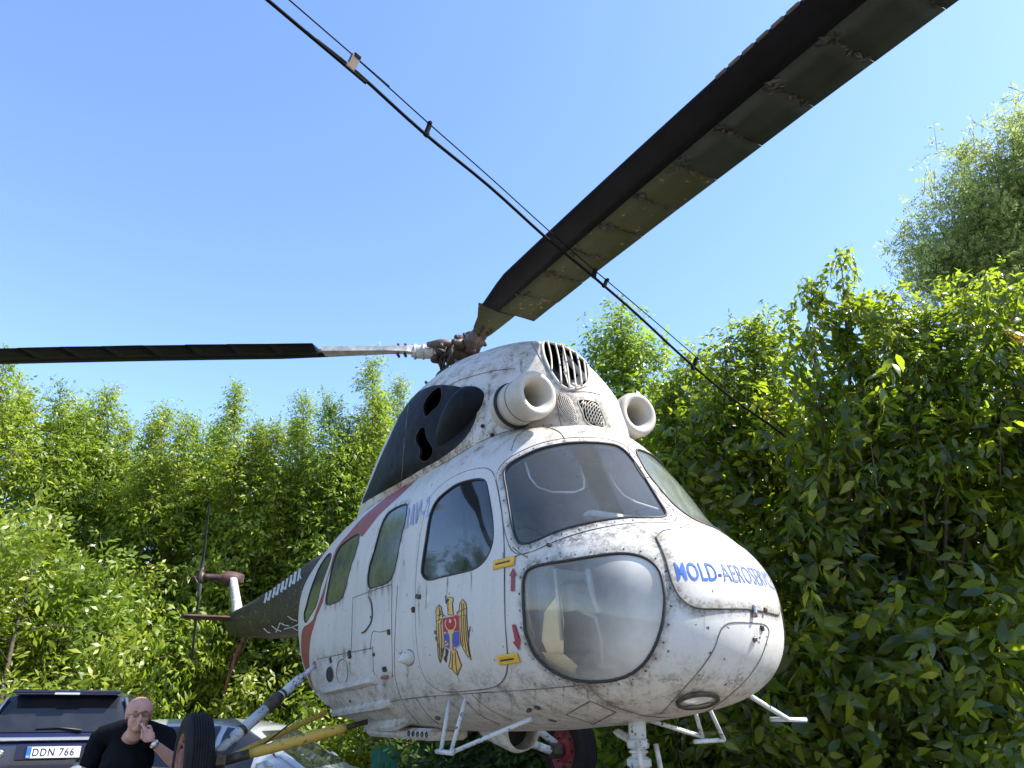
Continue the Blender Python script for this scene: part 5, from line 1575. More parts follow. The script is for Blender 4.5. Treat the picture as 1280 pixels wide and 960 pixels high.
def noise3(P, f, seed):
    r = np.random.default_rng(seed); out = np.zeros(len(P))
    for _ in range(6):
        k = r.normal(0, f, 3); out += np.sin(P @ k + r.uniform(0, 6.28))
    return out/2.2

def tree(name, label, cat, base, H, Rr, n, kind, leaf, bottom=0.12, group=None, leaders=(), seed=0, size=1.0, shape='oval', trunk_r=0.09, lean=(0, 0), up=0.6, extra_leaf=None, gap=0.15, tuft=13, tr_=0.42):
    """base (x,y); H height; Rr crown radius; leaders = world points the crown's tips reach"""
    r = np.random.default_rng(seed+100)
    base = Vector((base[0], base[1], 0))
    root = empty(name, base, 0, label, cat, group)
    lx, ly = lean
    # limbs
    mb = MB()
    def taxis(u): return Vector((lx*u+0.12*math.sin(3*u+seed), ly*u+0.12*math.cos(2.3*u+seed), H*0.9*u))
    mb.tube([taxis(u) for u in np.linspace(0, 1, 9)], [trunk_r*(1-0.85*u)+0.008 for u in np.linspace(0, 1, 9)], n=8)
    limb_pts = []
    nb = int(10+H*2.5)
    for k in range(nb):
        u = bottom*0.8+(0.93-bottom*0.8)*(k+0.5)/nb
        az = k*2.4+r.uniform(-0.4, 0.4)
        prof = math.sin(PI*min(1, max(0.05, (u-bottom)/(1-bottom)))**0.7)**0.7 if shape == 'oval' else (1-u)**0.6
        L_ = Rr*max(0.25, prof)*r.uniform(0.75, 1.0)
        p0 = taxis(u); d = Vector((math.cos(az), math.sin(az), up*r.uniform(0.5, 1.3)))
        p1 = p0+d*L_*0.5; p2 = p0+Vector((d.x, d.y, d.z*0.75))*L_+Vector((0, 0, -0.08*L_))
        rr_ = trunk_r*0.42*(1-0.6*u)
        mb.tube([p0, p0.lerp(p1, 0.5), p1, p1.lerp(p2, 0.55), p2], [rr_, rr_*0.8, rr_*0.6, rr_*0.4, 0.006], n=5)
        limb_pts += [p1, p1.lerp(p2, 0.5), p2]
    lead = []
    for L_ in leaders:
        L_ = Vector(L_)-base
        s0 = taxis(0.45)
        m_ = s0.lerp(L_, 0.5)+Vector((0, 0, -0.1)); m_.x = s0.x*0.35+L_.x*0.65; m_.y = s0.y*0.35+L_.y*0.65
        mb.tube([s0, m_, m_.lerp(L_, 0.5)+Vector((0.03, 0, 0)), L_], [trunk_r*0.4, trunk_r*0.28, 0.016, 0.005], n=5)
        lead.append((m_, L_))
    mb.build('trunk', M['bark'], root, fix=False)
    # shoots through the volume, denser towards the outside, in clumps
    cand = r.normal(0, 1, (n*4, 3)); cand /= np.linalg.norm(cand, axis=1, keepdims=True)
    rad = r.uniform(0, 1, n*4)**0.45
    uu = r.uniform(0, 1, n*4)
    uz = bottom+(1-bottom)*uu
    prof = np.sin(PI*np.clip(uu*0.94+0.03, 0, 1)**0.75)**0.6 if shape == 'oval' else (1-uu)**0.7*np.clip(uu*6+0.3, 0, 1)
    az = r.uniform(0, 2*PI, n*4)
    Pp = np.stack([lx*uz+np.cos(az)*Rr*prof*rad, ly*uz+np.sin(az)*Rr*prof*rad, uz*H], 1)
    nz = noise3(Pp, 1.5/max(0.6, Rr*0.5), seed)+0.5*noise3(Pp, 4.5, seed+9)
    Pp = Pp+np.stack([np.cos(az), np.sin(az), 0*az], 1)*(nz*0.10*Rr)[:, None]
    keep = nz > -0.75+gap*3*r.uniform(0, 1, n*4)
    Pp = Pp[keep][:n]; az_ = az[keep][:n]; rad_ = rad[keep][:n]
    # gather the shoots into tufts at branch ends, with shaded gaps between them
    K = max(8, int(len(Pp)/tuft))
    cen_ = Pp[:K]; per = len(Pp)-K
    own = r.integers(0, K, len(Pp))
    sp = tr_ * (0.6+0.8*r.uniform(0, 1, K))
    off_ = r.normal(0, 1, (len(Pp), 3)); off_ /= np.linalg.norm(off_, axis=1, keepdims=True)
    off_ *= (r.uniform(0, 1, len(Pp))**0.5)[:, None]
    ca = np.arctan2(cen_[:, 1]-ly*cen_[:, 2]/H, cen_[:, 0]-lx*cen_[:, 2]/H)
    od = np.stack([np.cos(ca), np.sin(ca), np.full(K, up*0.8)], 1)
    loose = r.uniform(0, 1, len(Pp)) < 0.22
    Pt = cen_[own]+off_*sp[own][:, None]*np.array([1, 1, 0.7])
    Pp = np.where(loose[:, None], Pp, Pt)
    Dd = od[own]*0.9+off_*0.8+r.normal(0, 0.3, (len(Pp), 3))
    sc = size*r.uniform(0.75, 1.2, len(Pp))
    for m_, L_ in lead:
        ln = (L_-m_).length; k = int(14+ln*34)
        t = r.uniform(0, 1, k)**0.8
        q = np.array(m_)[None]*(1-t[:, None])+np.array(L_)[None]*t[:, None]
        q += r.normal(0, 1, (k, 3))*(0.22*(1.05-0.8*t)*min(2.0, ln)**0.5)[:, None]
        a_ = r.uniform(0, 2*PI, k)
        dd = np.stack([np.cos(a_)*0.6, np.sin(a_)*0.6, np.full(k, 0.9)], 1)
        q[-1] = np.array(L_)-np.array([0, 0, 0.35*size]); dd[-1] = [0.05, 0, 1]
        Pp = np.concatenate([Pp, q]); Dd = np.concatenate([Dd, dd]); sc = np.concatenate([sc, size*(0.9-0.45*t)])
    crown_mesh('crown', kind, Pp, Dd, sc, [M[leaf], M['bark']], root)
    if extra_leaf:
        k = r.integers(0, len(Pp), max(2, len(Pp)//30))
        top = k[Pp[k][:, 2] > H*0.45]
        if len(top):
            o = crown_mesh('young_leaves', kind, Pp[top]+np.array([0, 0, 0.05]), Dd[top], sc[top]*0.5, [M[extra_leaf], M['bark']], root)
    return root

def wp(px, py, depth): 
    p = pos(px, py, depth); return (p.x, p.y, p.z)
def col_tree(px, ytop, depth, *a, **k): pass

# left-hand row: thin young trees with upright shoots, about 15 m away
GL = 'young trees in the left-hand row'
left = [  # centre px, depth, top px, radius, shoots, label
    (-20, 13.5, 432, 1.5, 520, 'tall tree at the left edge of the row, cut by the frame', [(5, 452), (-30, 430), (28, 500)]),
    (85, 14.5, 500, 1.25, 430, 'young leafy tree with a rounded double tip, second in the left row', [(75, 490), (95, 520), (110, 540)]),
    (140, 15.5, 505, 1.2, 430, 'young leafy tree with a thin upright shoot above the blue car', [(137, 492), (160, 530), (120, 530)]),
    (205, 14.5, 525, 1.3, 470, 'young leafy tree with a broad pale top left of the tail rotor', [(205, 512), (190, 535), (232, 530)]),
    (262, 15.5, 535, 1.1, 400, 'young leafy tree standing behind the tail rotor', [(245, 535), (268, 545), (282, 525)]),
    (305, 14.8, 510, 1.1, 420, 'young leafy tree with one long thin top shoot behind the tail fin', [(293, 489), (318, 530), (330, 540), (347, 538)]),
    (372, 15.5, 515, 0.95, 380, 'narrow young tree with a columnar tip, right of the tail fin', [(380, 503), (372, 525)]),
    (418, 15.0, 520, 0.95, 380, 'narrow young tree with twin columnar tips behind the tail boom', [(412, 506), (430, 530), (438, 560)]),
    (468, 15.5, 470, 0.9, 380, 'tallest narrow tree of the left row, beside the black exhaust panel', [(466, 455), (475, 500), (455, 540)]),
    (505, 16.5, 500, 1.0, 330, 'narrow tree half hidden behind the rear of the engine cowling', [(497, 482), (520, 520)]),
]
for i, (px, dp, yt, rr_, n_, lab, tips) in enumerate(left):
    b = pos(px, 760, dp); t = pos(px, yt+45, dp)
    tree('young_tree', lab, 'tree', (b.x, b.y), t.z, rr_, int(n_*1.15), 'far', 'leaf_left' if i % 3 != 1 else 'leaf_mid', bottom=0.08, group=GL,
         leaders=[wp(x, y, dp+((k % 3)-1)*0.3) for k, (x, y) in enumerate(tips)], seed=i, size=0.95, trunk_r=0.035, up=0.7, gap=0.2)
# lower, nearer bushes in front of the row (behind the cars and the man)
bush = [(30, 11.5, 640, 1.5, 'leafy bush above the roof of the blue car', 'farbig'), (110, 12.6, 700, 1.3, 'leafy bush hanging over the right side of the blue car', 'farbig'),
        (235, 15.6, 640, 1.5, 'leafy bush between the man and the tail boom', 'farbig'), (330, 15.8, 690, 1.5, 'leafy bush low behind the tail skid', 'far'),
        (-60, 12.5, 600, 1.6, 'leafy bush at the left edge behind the blue car', 'farbig'), (430, 16.5, 690, 1.6, 'dense bush behind the silver car', 'far')]
for i, (px, dp, yt, rr_, lab, kd) in enumerate(bush):
    b = pos(px, 800, dp); t = pos(px, yt, dp)
    tree('leafy_bush', lab, 'bush', (b.x, b.y), t.z, rr_, 430, kd, 'leaf_left' if i % 2 == 0 else 'leaf_mid', bottom=0.22, group='bushes behind the parked cars', seed=40+i, size=1.0, trunk_r=0.05, up=0.25, gap=0.25)
# dense backdrop trees
back = [(-7.5, 21), (-11.5, 19), (-4, 22), (-1, 21.5), (2.5, 20), (5.5, 17.5), (8.5, 15.5), (11.5, 13), (13.5, 9.5), (14, 5.5), (-15, 16), (-14.5, 11)]
for i, (x, y) in enumerate(back):
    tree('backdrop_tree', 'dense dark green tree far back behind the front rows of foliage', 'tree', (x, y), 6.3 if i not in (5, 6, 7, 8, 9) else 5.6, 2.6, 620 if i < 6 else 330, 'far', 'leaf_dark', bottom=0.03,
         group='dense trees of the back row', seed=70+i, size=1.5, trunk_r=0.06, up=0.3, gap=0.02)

# right-hand thicket, a few metres from the lens
right = [ # centre px, depth, top px, radius, shoots, tips, label, kind, leaf
    (775, 9.5, 470, 0.75, 300, [(775, 392), (748, 430), (800, 425)], 'slim ash like sapling rising behind the right engine intake', 'far', 'leaf_mid'),
    (850, 8.4, 520, 1.0, 420, [(838, 478), (868, 450)], 'leafy shrub just right of the windscreen, behind the nose', 'near', 'leaf_right'),
    (930, 7.6, 455, 1.05, 430, [(940, 408), (905, 440), (965, 430)], 'broad leafy shrub with loose tips right of the nose', 'near', 'leaf_right'),
    (1045, 6.6, 430, 1.1, 460, [(1052, 330), (1010, 385), (1090, 385)], 'tallest shrub of the right thicket with a reddish top shoot', 'nearsimple', 'leaf_right'),
    (1170, 6.2, 430, 1.1, 450, [(1160, 390), (1205, 362), (1120, 400)], 'dense shrub with large drooping leaves under the willow', 'near', 'leaf_right'),
    (1290, 5.9, 440, 1.1, 430, [(1245, 372), (1290, 400)], 'dense shrub with large leaves at the right edge', 'nearsimple', 'leaf_right'),
    (1400, 5.6, 430, 1.2, 350, [(1380, 400)], 'dense shrub just beyond the right edge of the picture', 'near', 'leaf_right'),
]
for i, (px, dp, yt, rr_, n_, tips, lab, kd, lf) in enumerate(right):
    b = pos(px, 800, dp); t = pos(px, yt+50, dp)
    tree('leafy_shrub' if i else 'sapling', lab, 'shrub' if i else 'tree', (b.x, b.y), t.z, rr_, int(n_*1.05), kd, lf, bottom=0.02, group='shrubs of the right-hand thicket' if i else None,
         leaders=[wp(x, y, dp-0.2) for x, y in tips], seed=120+i, size=1.05, trunk_r=0.05, up=0.45, extra_leaf='leaf_rust' if i in (3, 5) else None, gap=0.4)
for i, (px, dp, h) in enumerate(((820, 11, 3.7), (930, 10, 3.9), (1050, 9.2, 4.3), (1180, 8.8, 4.6), (1330, 8.2, 4.6), (700, 12.5, 2.6), (590, 13.5, 2.4))):
    b = pos(px, 800, dp)
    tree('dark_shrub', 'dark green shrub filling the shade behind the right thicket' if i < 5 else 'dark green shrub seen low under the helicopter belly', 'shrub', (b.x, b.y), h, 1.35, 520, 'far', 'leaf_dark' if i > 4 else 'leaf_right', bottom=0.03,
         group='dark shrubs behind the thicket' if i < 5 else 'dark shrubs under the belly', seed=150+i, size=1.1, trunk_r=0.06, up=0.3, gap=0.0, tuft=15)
# willow, tall, far right
b = pos(1300, 500, 17)
wl = empty('willow_tree', (b.x, b.y, 0), 0, 'tall weeping willow rising behind the thicket at the far right', 'tree')
r = np.random.default_rng(5)
mb = MB()
tp = pos(1275, 210, 17)-Vector((b.x, b.y, 0))
mb.tube([(0, 0, 0), (0.1, 0, 3), (0.0, 0, 6), tuple(tp)], [0.3, 0.24, 0.18, 0.03], n=10)
PP = []; DD = []
sites = [(1150, 300, 17), (1175, 285, 16.5), (1200, 300, 17.5), (1225, 270, 17), (1210, 220, 17), (1240, 190, 17), (1262, 150, 17), (1285, 130, 17), (1300, 180, 16.5), (1255, 230, 17.5), (1290, 260, 17), (1230, 330, 16.5), (1270, 330, 17), (1300, 350, 16.5),
         (1180, 245, 17), (1320, 130, 17), (1340, 220, 17), (1330, 300, 17), (1200, 180, 17), (1160, 330, 17.5), (1140, 290, 17), (1215, 250, 16.5), (1290, 210, 17), (1310, 250, 18), (1275, 290, 18)]
for k, (x, y, dp) in enumerate(sites):
    q = pos(x, y, dp)-Vector((b.x, b.y, 0))
    s0 = Vector((0, 0, min(q.z-0.4, tp.z*0.45+k*0.12)))
    m_ = s0.lerp(q, 0.55)+Vector((0, 0, 0.3))
    mb.tube([s0, m_, q], [0.07, 0.04, 0.008], n=6)
    nn = 76
    tt = r.uniform(0.35, 1.0, nn)[:, None]
    base_ = np.array(m_)[None]*(1-tt)+np.array(q)[None]*tt+np.clip(r.normal(0, 0.36, (nn, 3)), -0.6, 0.6)
    PP.append(base_); DD.append(r.normal(0, 0.55, (nn, 3))+np.array([0, 0, -0.8]))
mb.build('trunk', M['bark'], wl, fix=False)
PP = np.concatenate(PP); DD = np.concatenate(DD)
crown_mesh('crown', 'willow', PP, DD, r.uniform(0.7, 1.15, len(PP)), [M['leaf_willow'], M['bark']], wl)

# ------------------------------------------------------------ overhead cable
def cdepth(px): return 1/(1/3.2+(1/7.0-1/3.2)*(px-335)/(1060-335))
def cpt(px, py): return pos(px, py, cdepth(px))
M['cable'] = simple('black_cable_sheath', (0.005, 0.005, 0.006), 0.8, spec=0.1)
M['pinkish'] = simple('weathered_clamp_body', (0.14, 0.10, 0.09), 0.7, var=0.3)
thick = [(334.6, 0), (382.5, 40), (445, 89.6), (528, 164.6), (611.7, 233), (682.5, 297), (736.7, 341.7), (795, 392), (860, 452), (916.7, 499), (976.7, 542), (1043, 596.7)]
thin = [(361.7, 0), (449, 76), (536.7, 155), (611.7, 221), (686.7, 289), (741, 336), (760, 352), (812, 396), (870, 446), (885, 457), (960, 520), (1016.7, 566.7)]
a, b = cpt(*thick[0]), cpt(*thick[-1])
cabl = empty('overhead_cable', (a.x, a.y, 0), 0, 'twin black overhead cable with small clamps running from top left into the thicket', 'cable')
off = Vector((a.x, a.y, 0))
for nm, pts, r_ in (('thick_wire', thick, 0.0085), ('thin_wire', thin, 0.0035)):
    P = [cpt(*p)-off for p in pts]
    P = [P[0]+(P[0]-P[-1])*1.2] + P + [P[-1]+(P[-1]-P[0])*0.5]
    mb = MB(); mb.tube([tuple(p) for p in catmull(P, 4, False)], r_, n=8); mb.build(nm, M['cable'], cabl)
for i, ((x0, y0), (x1, y1), w, mt) in enumerate((((437, 84), (446, 71), 0.045, 'pinkish'), ((533, 168), (537, 154), 0.022, 'cable'), ((742, 345), (744, 338), 0.03, 'cable'), ((755, 357), (759, 350), 0.022, 'cable'), ((866, 460), (871, 448), 0.022, 'cable'))):
    p, q = cpt(x0, y0)-off, cpt(x1, y1)-off
    d = (b-a).normalized(); u = (q-p); u = (u-d*u.dot(d)); L_ = max(u.length, 0.03); u.normalize()
    rot = Matrix((d, u, d.cross(u))).transposed()
    mb = MB(); mb.box((p+q)/2, (w, L_, 0.02), rot, 0, 0.004); mb.box(q, (w*0.8, 0.02, 0.026), rot, 1, 0.004); mb.box(p, (w*1.1, 0.024, 0.024), rot, 0, 0.004)
    mb.build('clamp', [M[mt], M['cable']], cabl)

# ------------------------------------------------------------ cars
M['carblue'] = simple('dark_blue_car_paint', (0.010, 0.011, 0.048), 0.28, 0.3, var=0.12, scale=3, coat=0.8)
M['carsilver'] = simple('pale_silver_car_paint', (0.45, 0.48, 0.48), 0.28, 0.4, var=0.06, scale=3, coat=0.8)
M['carglass'] = glass('car_glass', (0.16, 0.18, 0.20), (0.10, 0.11, 0.13), 0.30, rough=0.03, refl=1.6, scale=5)
M['cardark'] = simple('dark_car_trim', (0.015, 0.015, 0.017), 0.5)
M['chrome'] = simple('chrome_trim', (0.62, 0.62, 0.64), 0.18, 0.9, var=0.05)
M['plate'] = simple('number_plate_white', (0.72, 0.72, 0.70), 0.5, var=0.03)
M['plateblue'] = simple('number_plate_blue', (0.03, 0.16, 0.50), 0.5)
M['lampred'] = simple('red_lamp_glass', (0.35, 0.02, 0.02), 0.15)
class Body:
    def __init__(self, secs):
        self.v = []; self.f = []
        n = 0
        for x, prof in secs:
            ring = [(x, y, z) for y, z in prof]+[(x, -y, z) for y, z in prof[::-1]]
            n = len(ring); self.v += ring
        m = len(secs)
        for i in range(m-1):
            for j in range(n):
                self.f.append((i*n+j, i*n+(j+1) % n, (i+1)*n+(j+1) % n, (i+1)*n+j))
        self.f.append(tuple(range(n))); self.f.append(tuple((m-1)*n+j for j in range(n)))
    def build(self, name, mat, parent):
        mb = MB(); mb.add(self.v, self.f, 0, True); o = mb.build(name, mat, parent)
        md = o.modifiers.new('bevel', 'BEVEL'); md.width = 0.035; md.segments = 3; md.limit_method = 'ANGLE'; md.angle_limit = R(22)
        bm = bmesh.new(); bm.from_mesh(o.data); bmesh.ops.triangulate(bm, faces=bm.faces)
        self.bvh = BVHTree.FromBMesh(bm); bm.free()
        return o
    def patch(self, poly, axis, side, name, mat, parent, off=0.02, th=0.0):
        """poly in the plane seen along the axis ('x': (y,z), 'y': (x,z)), pressed onto the body"""
        bm = bmesh.new(); vs = [bm.verts.new((p[0], p[1], 0)) for p in poly]; bm.faces.new(vs)
        bmesh.ops.triangulate(bm, faces=bm.faces[:])
        for ax in (0, 1):
            lo, hi = min(p[ax] for p in poly), max(p[ax] for p in poly); k = lo+0.05
            while k < hi:
                bmesh.ops.bisect_plane(bm, geom=bm.verts[:]+bm.edges[:]+bm.faces[:], plane_co=(k, 0, 0) if ax == 0 else (0, k, 0), plane_no=(1, 0, 0) if ax == 0 else (0, 1, 0)); k += 0.05
        bm.verts.index_update(); P = []
        for v in bm.verts:
            if axis == 'x': o_ = Vector((10*side, v.co.x, v.co.y)); d_ = Vector((-side, 0, 0))
            else: o_ = Vector((v.co.x, 5*side, v.co.y)); d_ = Vector((0, -side, 0))
            loc, nor, i, dist = self.bvh.ray_cast(o_, d_)
            P.append((loc-d_*off) if loc else o_+d_*9)
        mb = MB(); mb.add(P, [tuple(a.index for a in f.verts) for f in bm.faces], 0, True); bm.free()
        return mb.build(name, mat, parent, fix=True)
def sec(x, zb, hw, zbelt, tw, zt):
    return (x, [(0, zb), (hw-0.10, zb), (hw-0.02, zb+0.10), (hw+0.01, (zb+zbelt)*0.5), (hw-0.01, zbelt-0.06), (hw-0.05, zbelt), ((hw-0.05)*0.35+tw*0.65, zbelt+(zt-zbelt)*0.72), (tw, zt-0.05 if zt-zbelt > 0.2 else zt-0.01), (tw-0.14, zt-0.01), (0, zt)])
def car_wheel(car, x, y, r, w, rim='chrome'):
    mb = MB(); sg = 1 if y > 0 else -1
    mb.lathe([(r*0.62, -w/2), (r*0.94, -w/2), (r, -w*0.38), (r, w*0.38), (r*0.94, w/2), (r*0.62, w/2)], (x, y, r), (0, 1, 0), n=32, cap=False)
    t = mb.build('wheel', M['tyre'], car)
    mb = MB(); mb.lathe([(r*0.63, w*0.45), (r*0.58, w*0.3), (r*0.15, w*0.36), (0.001, w*0.4)], (x, y, r), (0, sg, 0), n=24, cap=False)
    for k in range(5):
        a = k*2*PI/5; c = Vector((x+math.cos(a)*r*0.36, y+sg*w*0.42, r+math.sin(a)*r*0.36))
        mb.box(c, (r*0.5, 0.02, 0.05), Matrix.Rotation(-a, 3, 'Y'), bev=0.005)
    mb.build('rim', M[rim], t)

# blue estate seen from behind
suv_p = pos(68, 940, 8.3)
sy_ = math.atan2(0.93, -0.37)
SC0 = Vector((suv_p.x, suv_p.y, 0))+Vector((math.cos(sy_), math.sin(sy_), 0))*2.28
suv = empty('parked_car', (SC0.x, SC0.y, 0), sy_, 'dark blue estate car parked with its rear window and number plate towards the viewer', 'car')
B_ = Body([sec(-2.30, .42, .84, 1.22, .74, 1.25), sec(-2.26, .38, .88, 1.28, .78, 1.31), sec(-2.02, .34, .91, 1.27, .58, 1.78), sec(-1.6, .33, .92, 1.26, .61, 1.81), sec(0.0, .33, .93, 1.20, .62, 1.82), sec(0.55, .33, .93, 1.16, .60, 1.76), sec(1.15, .33, .92, 1.10, .62, 1.14), sec(1.9, .34, .90, 1.02, .64, 1.06), sec(2.25, .38, .84, .86, .60, .90), sec(2.32, .45, .70, .74, .50, .76)])
ob = B_.build('body', M['carblue'], suv)
rw = B_.patch([(-0.66, 1.37), (0.66, 1.37), (0.70, 1.40), (0.55, 1.69), (0.50, 1.72), (-0.50, 1.72), (-0.55, 1.69), (-0.70, 1.40)], 'x', -1, 'rear_window', M['carglass'], suv, 0.012)
mb = MB()
for k in range(9): 
    z_ = 1.41+k*0.032; x_ = -2.235+0.245*((z_-1.31)/0.45)
    mb.tube([(x_-0.012, -0.60+0.2*(z_-1.4), z_), (x_-0.012, 0.60-0.2*(z_-1.4), z_)], 0.0015, n=4)
mb.build('heating_wires', M['seam'], rw)['kind'] = 'stuff'
mb = MB(); mb.box((-2.10, 0, 1.79), (0.26, 1.10, 0.035), Matrix.Rotation(-0.06, 3, 'Y'), bev=0.012); mb.box((-2.16, 0, 1.765), (0.12, 1.04, 0.03), bev=0.01); mb.build('roof_spoiler', M['carblue'], suv)
mb = MB(); mb.box((-2.235, 0, 1.765), (0.02, 0.26, 0.028), bev=0.006); mb.build('brake_light', M['chrome'], suv)
mb = MB(); mb.box((-2.30, 0.0, 1.30), (0.03, 1.44, 0.045), bev=0.012); mb.build('chrome_strip', M['chrome'], suv)
mb = MB(); mb.tube([(-2.25, -0.22, 1.385), (-2.235, 0.02, 1.415), (-2.235, 0.24, 1.40)], [0.014, 0.009, 0.006], n=6); mb.build('rear_wiper', M['cardark'], suv)
mb = MB(); mb.box((-2.315, 0, 1.17), (0.03, 0.74, 0.16), bev=0.01); pr_ = mb.build('plate_recess', M['carblue'], suv)
mb = MB(); mb.box((-2.335, 0.0, 1.17), (0.012, 0.545, 0.135), bev=0.004); ph = mb.build('plate_holder', M['cardark'], suv)
mb = MB(); mb.box((-2.344, -0.0, 1.17), (0.006, 0.52, 0.112), bev=0.001); pl_ = mb.build('number_plate', M['plate'], ph)
mb = MB(); mb.box((-2.348, 0.238, 1.17), (0.004, 0.044, 0.110)); mb.build('plate_band', M['plateblue'], ph)
def flat_text(txt, w, h, origin, ex, ez, mat, name, parent):
    v, f = text_mesh(txt, bold=0.006, spacing=1.15)
    x0, x1 = v[:, 0].min(), v[:, 0].max(); y1 = v[:, 1].max()
    P = [Vector(origin)+Vector(ex)*((q[0]-x0)/(x1-x0)*w)+Vector(ez)*(q[1]/y1*h) for q in v]
    mb = MB(); mb.add(P, f, 0, False); return mb.build(name, mat, parent, fix=False)
flat_text('DDN 766', 0.40, 0.075, (-2.3485, 0.200, 1.135), (0, -1, 0), (0, 0, 1), M['black'], 'plate_lettering', ph)
flat_text('MD', 0.03, 0.018, (-2.3510, 0.253, 1.122), (0, -1, 0), (0, 0, 1), M['plate'], 'country_letters', ph)
mb = MB(); mb.lathe([(0.045, 0), (0.04, 0.008), (0.001, 0.01)], (-2.31, 0.52, 1.16), (-1, 0, 0), n=20); mb.build('badge', M['chrome'], suv)
for sg in (1, -1):
    B_.patch([(-1.88, 1.36), (-1.2, 1.33), (-1.2, 1.68), (-1.72, 1.70), (-1.80, 1.64)], 'y', sg, 'side_window', M['carglass'], suv, 0.018)
    B_.patch([(-1.12, 1.32), (-0.15, 1.28), (-0.15, 1.70), (-1.12, 1.69)], 'y', sg, 'side_window', M['carglass'], suv, 0.018)
    B_.patch([(-0.07, 1.28), (0.80, 1.24), (0.55, 1.55), (0.40, 1.66), (-0.07, 1.70)], 'y', sg, 'side_window', M['carglass'], suv, 0.018)
    mb = MB(); mb.tube([(-2.27, 0.735*sg, 1.33), (-2.17, 0.69*sg, 1.50), (-2.06, 0.60*sg, 1.72)], 0.022, n=8); mb.build('pillar_trim', M['chrome'], suv)
    mb = MB(); mb.box((-2.26, 0.80*sg, 1.02), (0.12, 0.16, 0.30), bev=0.03); mb.build('tail_lamp', M['lampred'], suv)
    mb = MB(); mb.box((0.75, 1.0*sg, 1.22), (0.12, 0.18, 0.14), bev=0.04); mb.build('door_mirror', M['carblue'], suv)
    for x in (-1.42, 1.42): car_wheel(suv, x, 0.84*sg, 0.35, 0.22)
B_.patch([(-0.62, 1.20), (0.62, 1.20), (0.50, 1.66), (-0.50, 1.66)], 'x', 1, 'windscreen', M['carglass'], suv, 0.018)
mb = MB(); mb.box((-2.30, 0, 0.55), (0.12, 1.66, 0.22), bev=0.05); mb.build('rear_bumper', M['cardark'], suv)

# pale silver car, side on, behind the main wheel
cp = pos(292, 930, 8.9)
cy_ = R(-8)
sil = empty('parked_car', (cp.x, cp.y, 0), cy_, 'pale silver hatchback parked side on behind the main wheel of the helicopter', 'car')
B2 = Body([sec(-1.95, .35, .72, .86, .55, .90), sec(-1.88, .30, .82, 1.02, .62, 1.06), sec(-1.40, .28, .86, 1.00, .54, 1.43), sec(-0.8, .28, .87, .98, .56, 1.50), sec(0.0, .28, .87, .96, .56, 1.50), sec(0.50, .28, .87, .94, .55, 1.43), sec(1.25, .28, .86, .92, .60, .98), sec(1.85, .30, .82, .82, .55, .85), sec(2.05, .38, .68, .66, .45, .68)])
ob = B2.build('body', M['carsilver'], sil)
for sg in (1, -1):
    B2.patch([(-1.45, 1.07), (-0.75, 1.04), (-0.75, 1.41), (-1.25, 1.36)], 'y', sg, 'side_window', M['carglass'], sil, 0.018)
    B2.patch([(-0.68, 1.04), (0.12, 1.01), (0.12, 1.43), (-0.68, 1.42)], 'y', sg, 'side_window', M['carglass'], sil, 0.018)
    B2.patch([(0.19, 1.01), (1.05, 0.98), (0.62, 1.30), (0.45, 1.39), (0.19, 1.42)], 'y', sg, 'side_window', M['carglass'], sil, 0.018)
    mb = MB(); mb.box((0.86, 0.97*sg, 1.04), (0.13, 0.19, 0.13), bev=0.045); mi_ = mb.build('door_mirror', M['carsilver'], sil)
    mb = MB(); mb.box((0.79, 0.97*sg, 1.04), (0.01, 0.15, 0.09), bev=0.004); mb.build('mirror_glass', M['chrome'], mi_)
    mb = MB(); mb.box((1.90, 0.62*sg, 0.70), (0.25, 0.22, 0.13), bev=0.04); mb.build('headlamp', M['lens'], sil)
    for x in (-1.25, 1.30): car_wheel(sil, x, 0.79*sg, 0.31, 0.19)
B2.patch([(-0.60, 1.02), (0.60, 1.02), (0.48, 1.38), (-0.48, 1.38)], 'x', 1, 'windscreen', M['carglass'], sil, 0.018)
B2.patch([(-0.55, 1.10), (0.55, 1.10), (0.46, 1.36), (-0.46, 1.36)], 'x', -1, 'rear_window', M['carglass'], sil, 0.018)

# low green corrugated fence under the trees, seen below the belly
M['fence'] = simple('green_fence_sheet', (0.010, 0.16, 0.10), 0.5, var=0.25, scale=10)
f0 = pos(470, 945, 12.0); f1 = pos(760, 945, 12.4)
fa = math.atan2(f1.y-f0.y, f1.x-f0.x); fL = (f1.xy-f0.xy).length
fen = empty('sheet_fence', (f0.x, f0.y, 0), fa, 'low green corrugated fence in the shade beneath the helicopter belly', 'fence')
for k in range(int(fL/0.16)+1):
    mb = MB(); mb.box((k*0.16, 0.012*(k % 2), 0.55), (0.156, 0.012, 1.02+0.01*(k % 3)), bev=0.003); mb.build('fence_board', M['fence'], fen)
for k in range(3):
    mb = MB(); mb.tube([(k*fL/2, 0.05, 0), (k*fL/2, 0.05, 1.12)], 0.03, n=8); mb.build('fence_post', M['hubwhite'], fen)

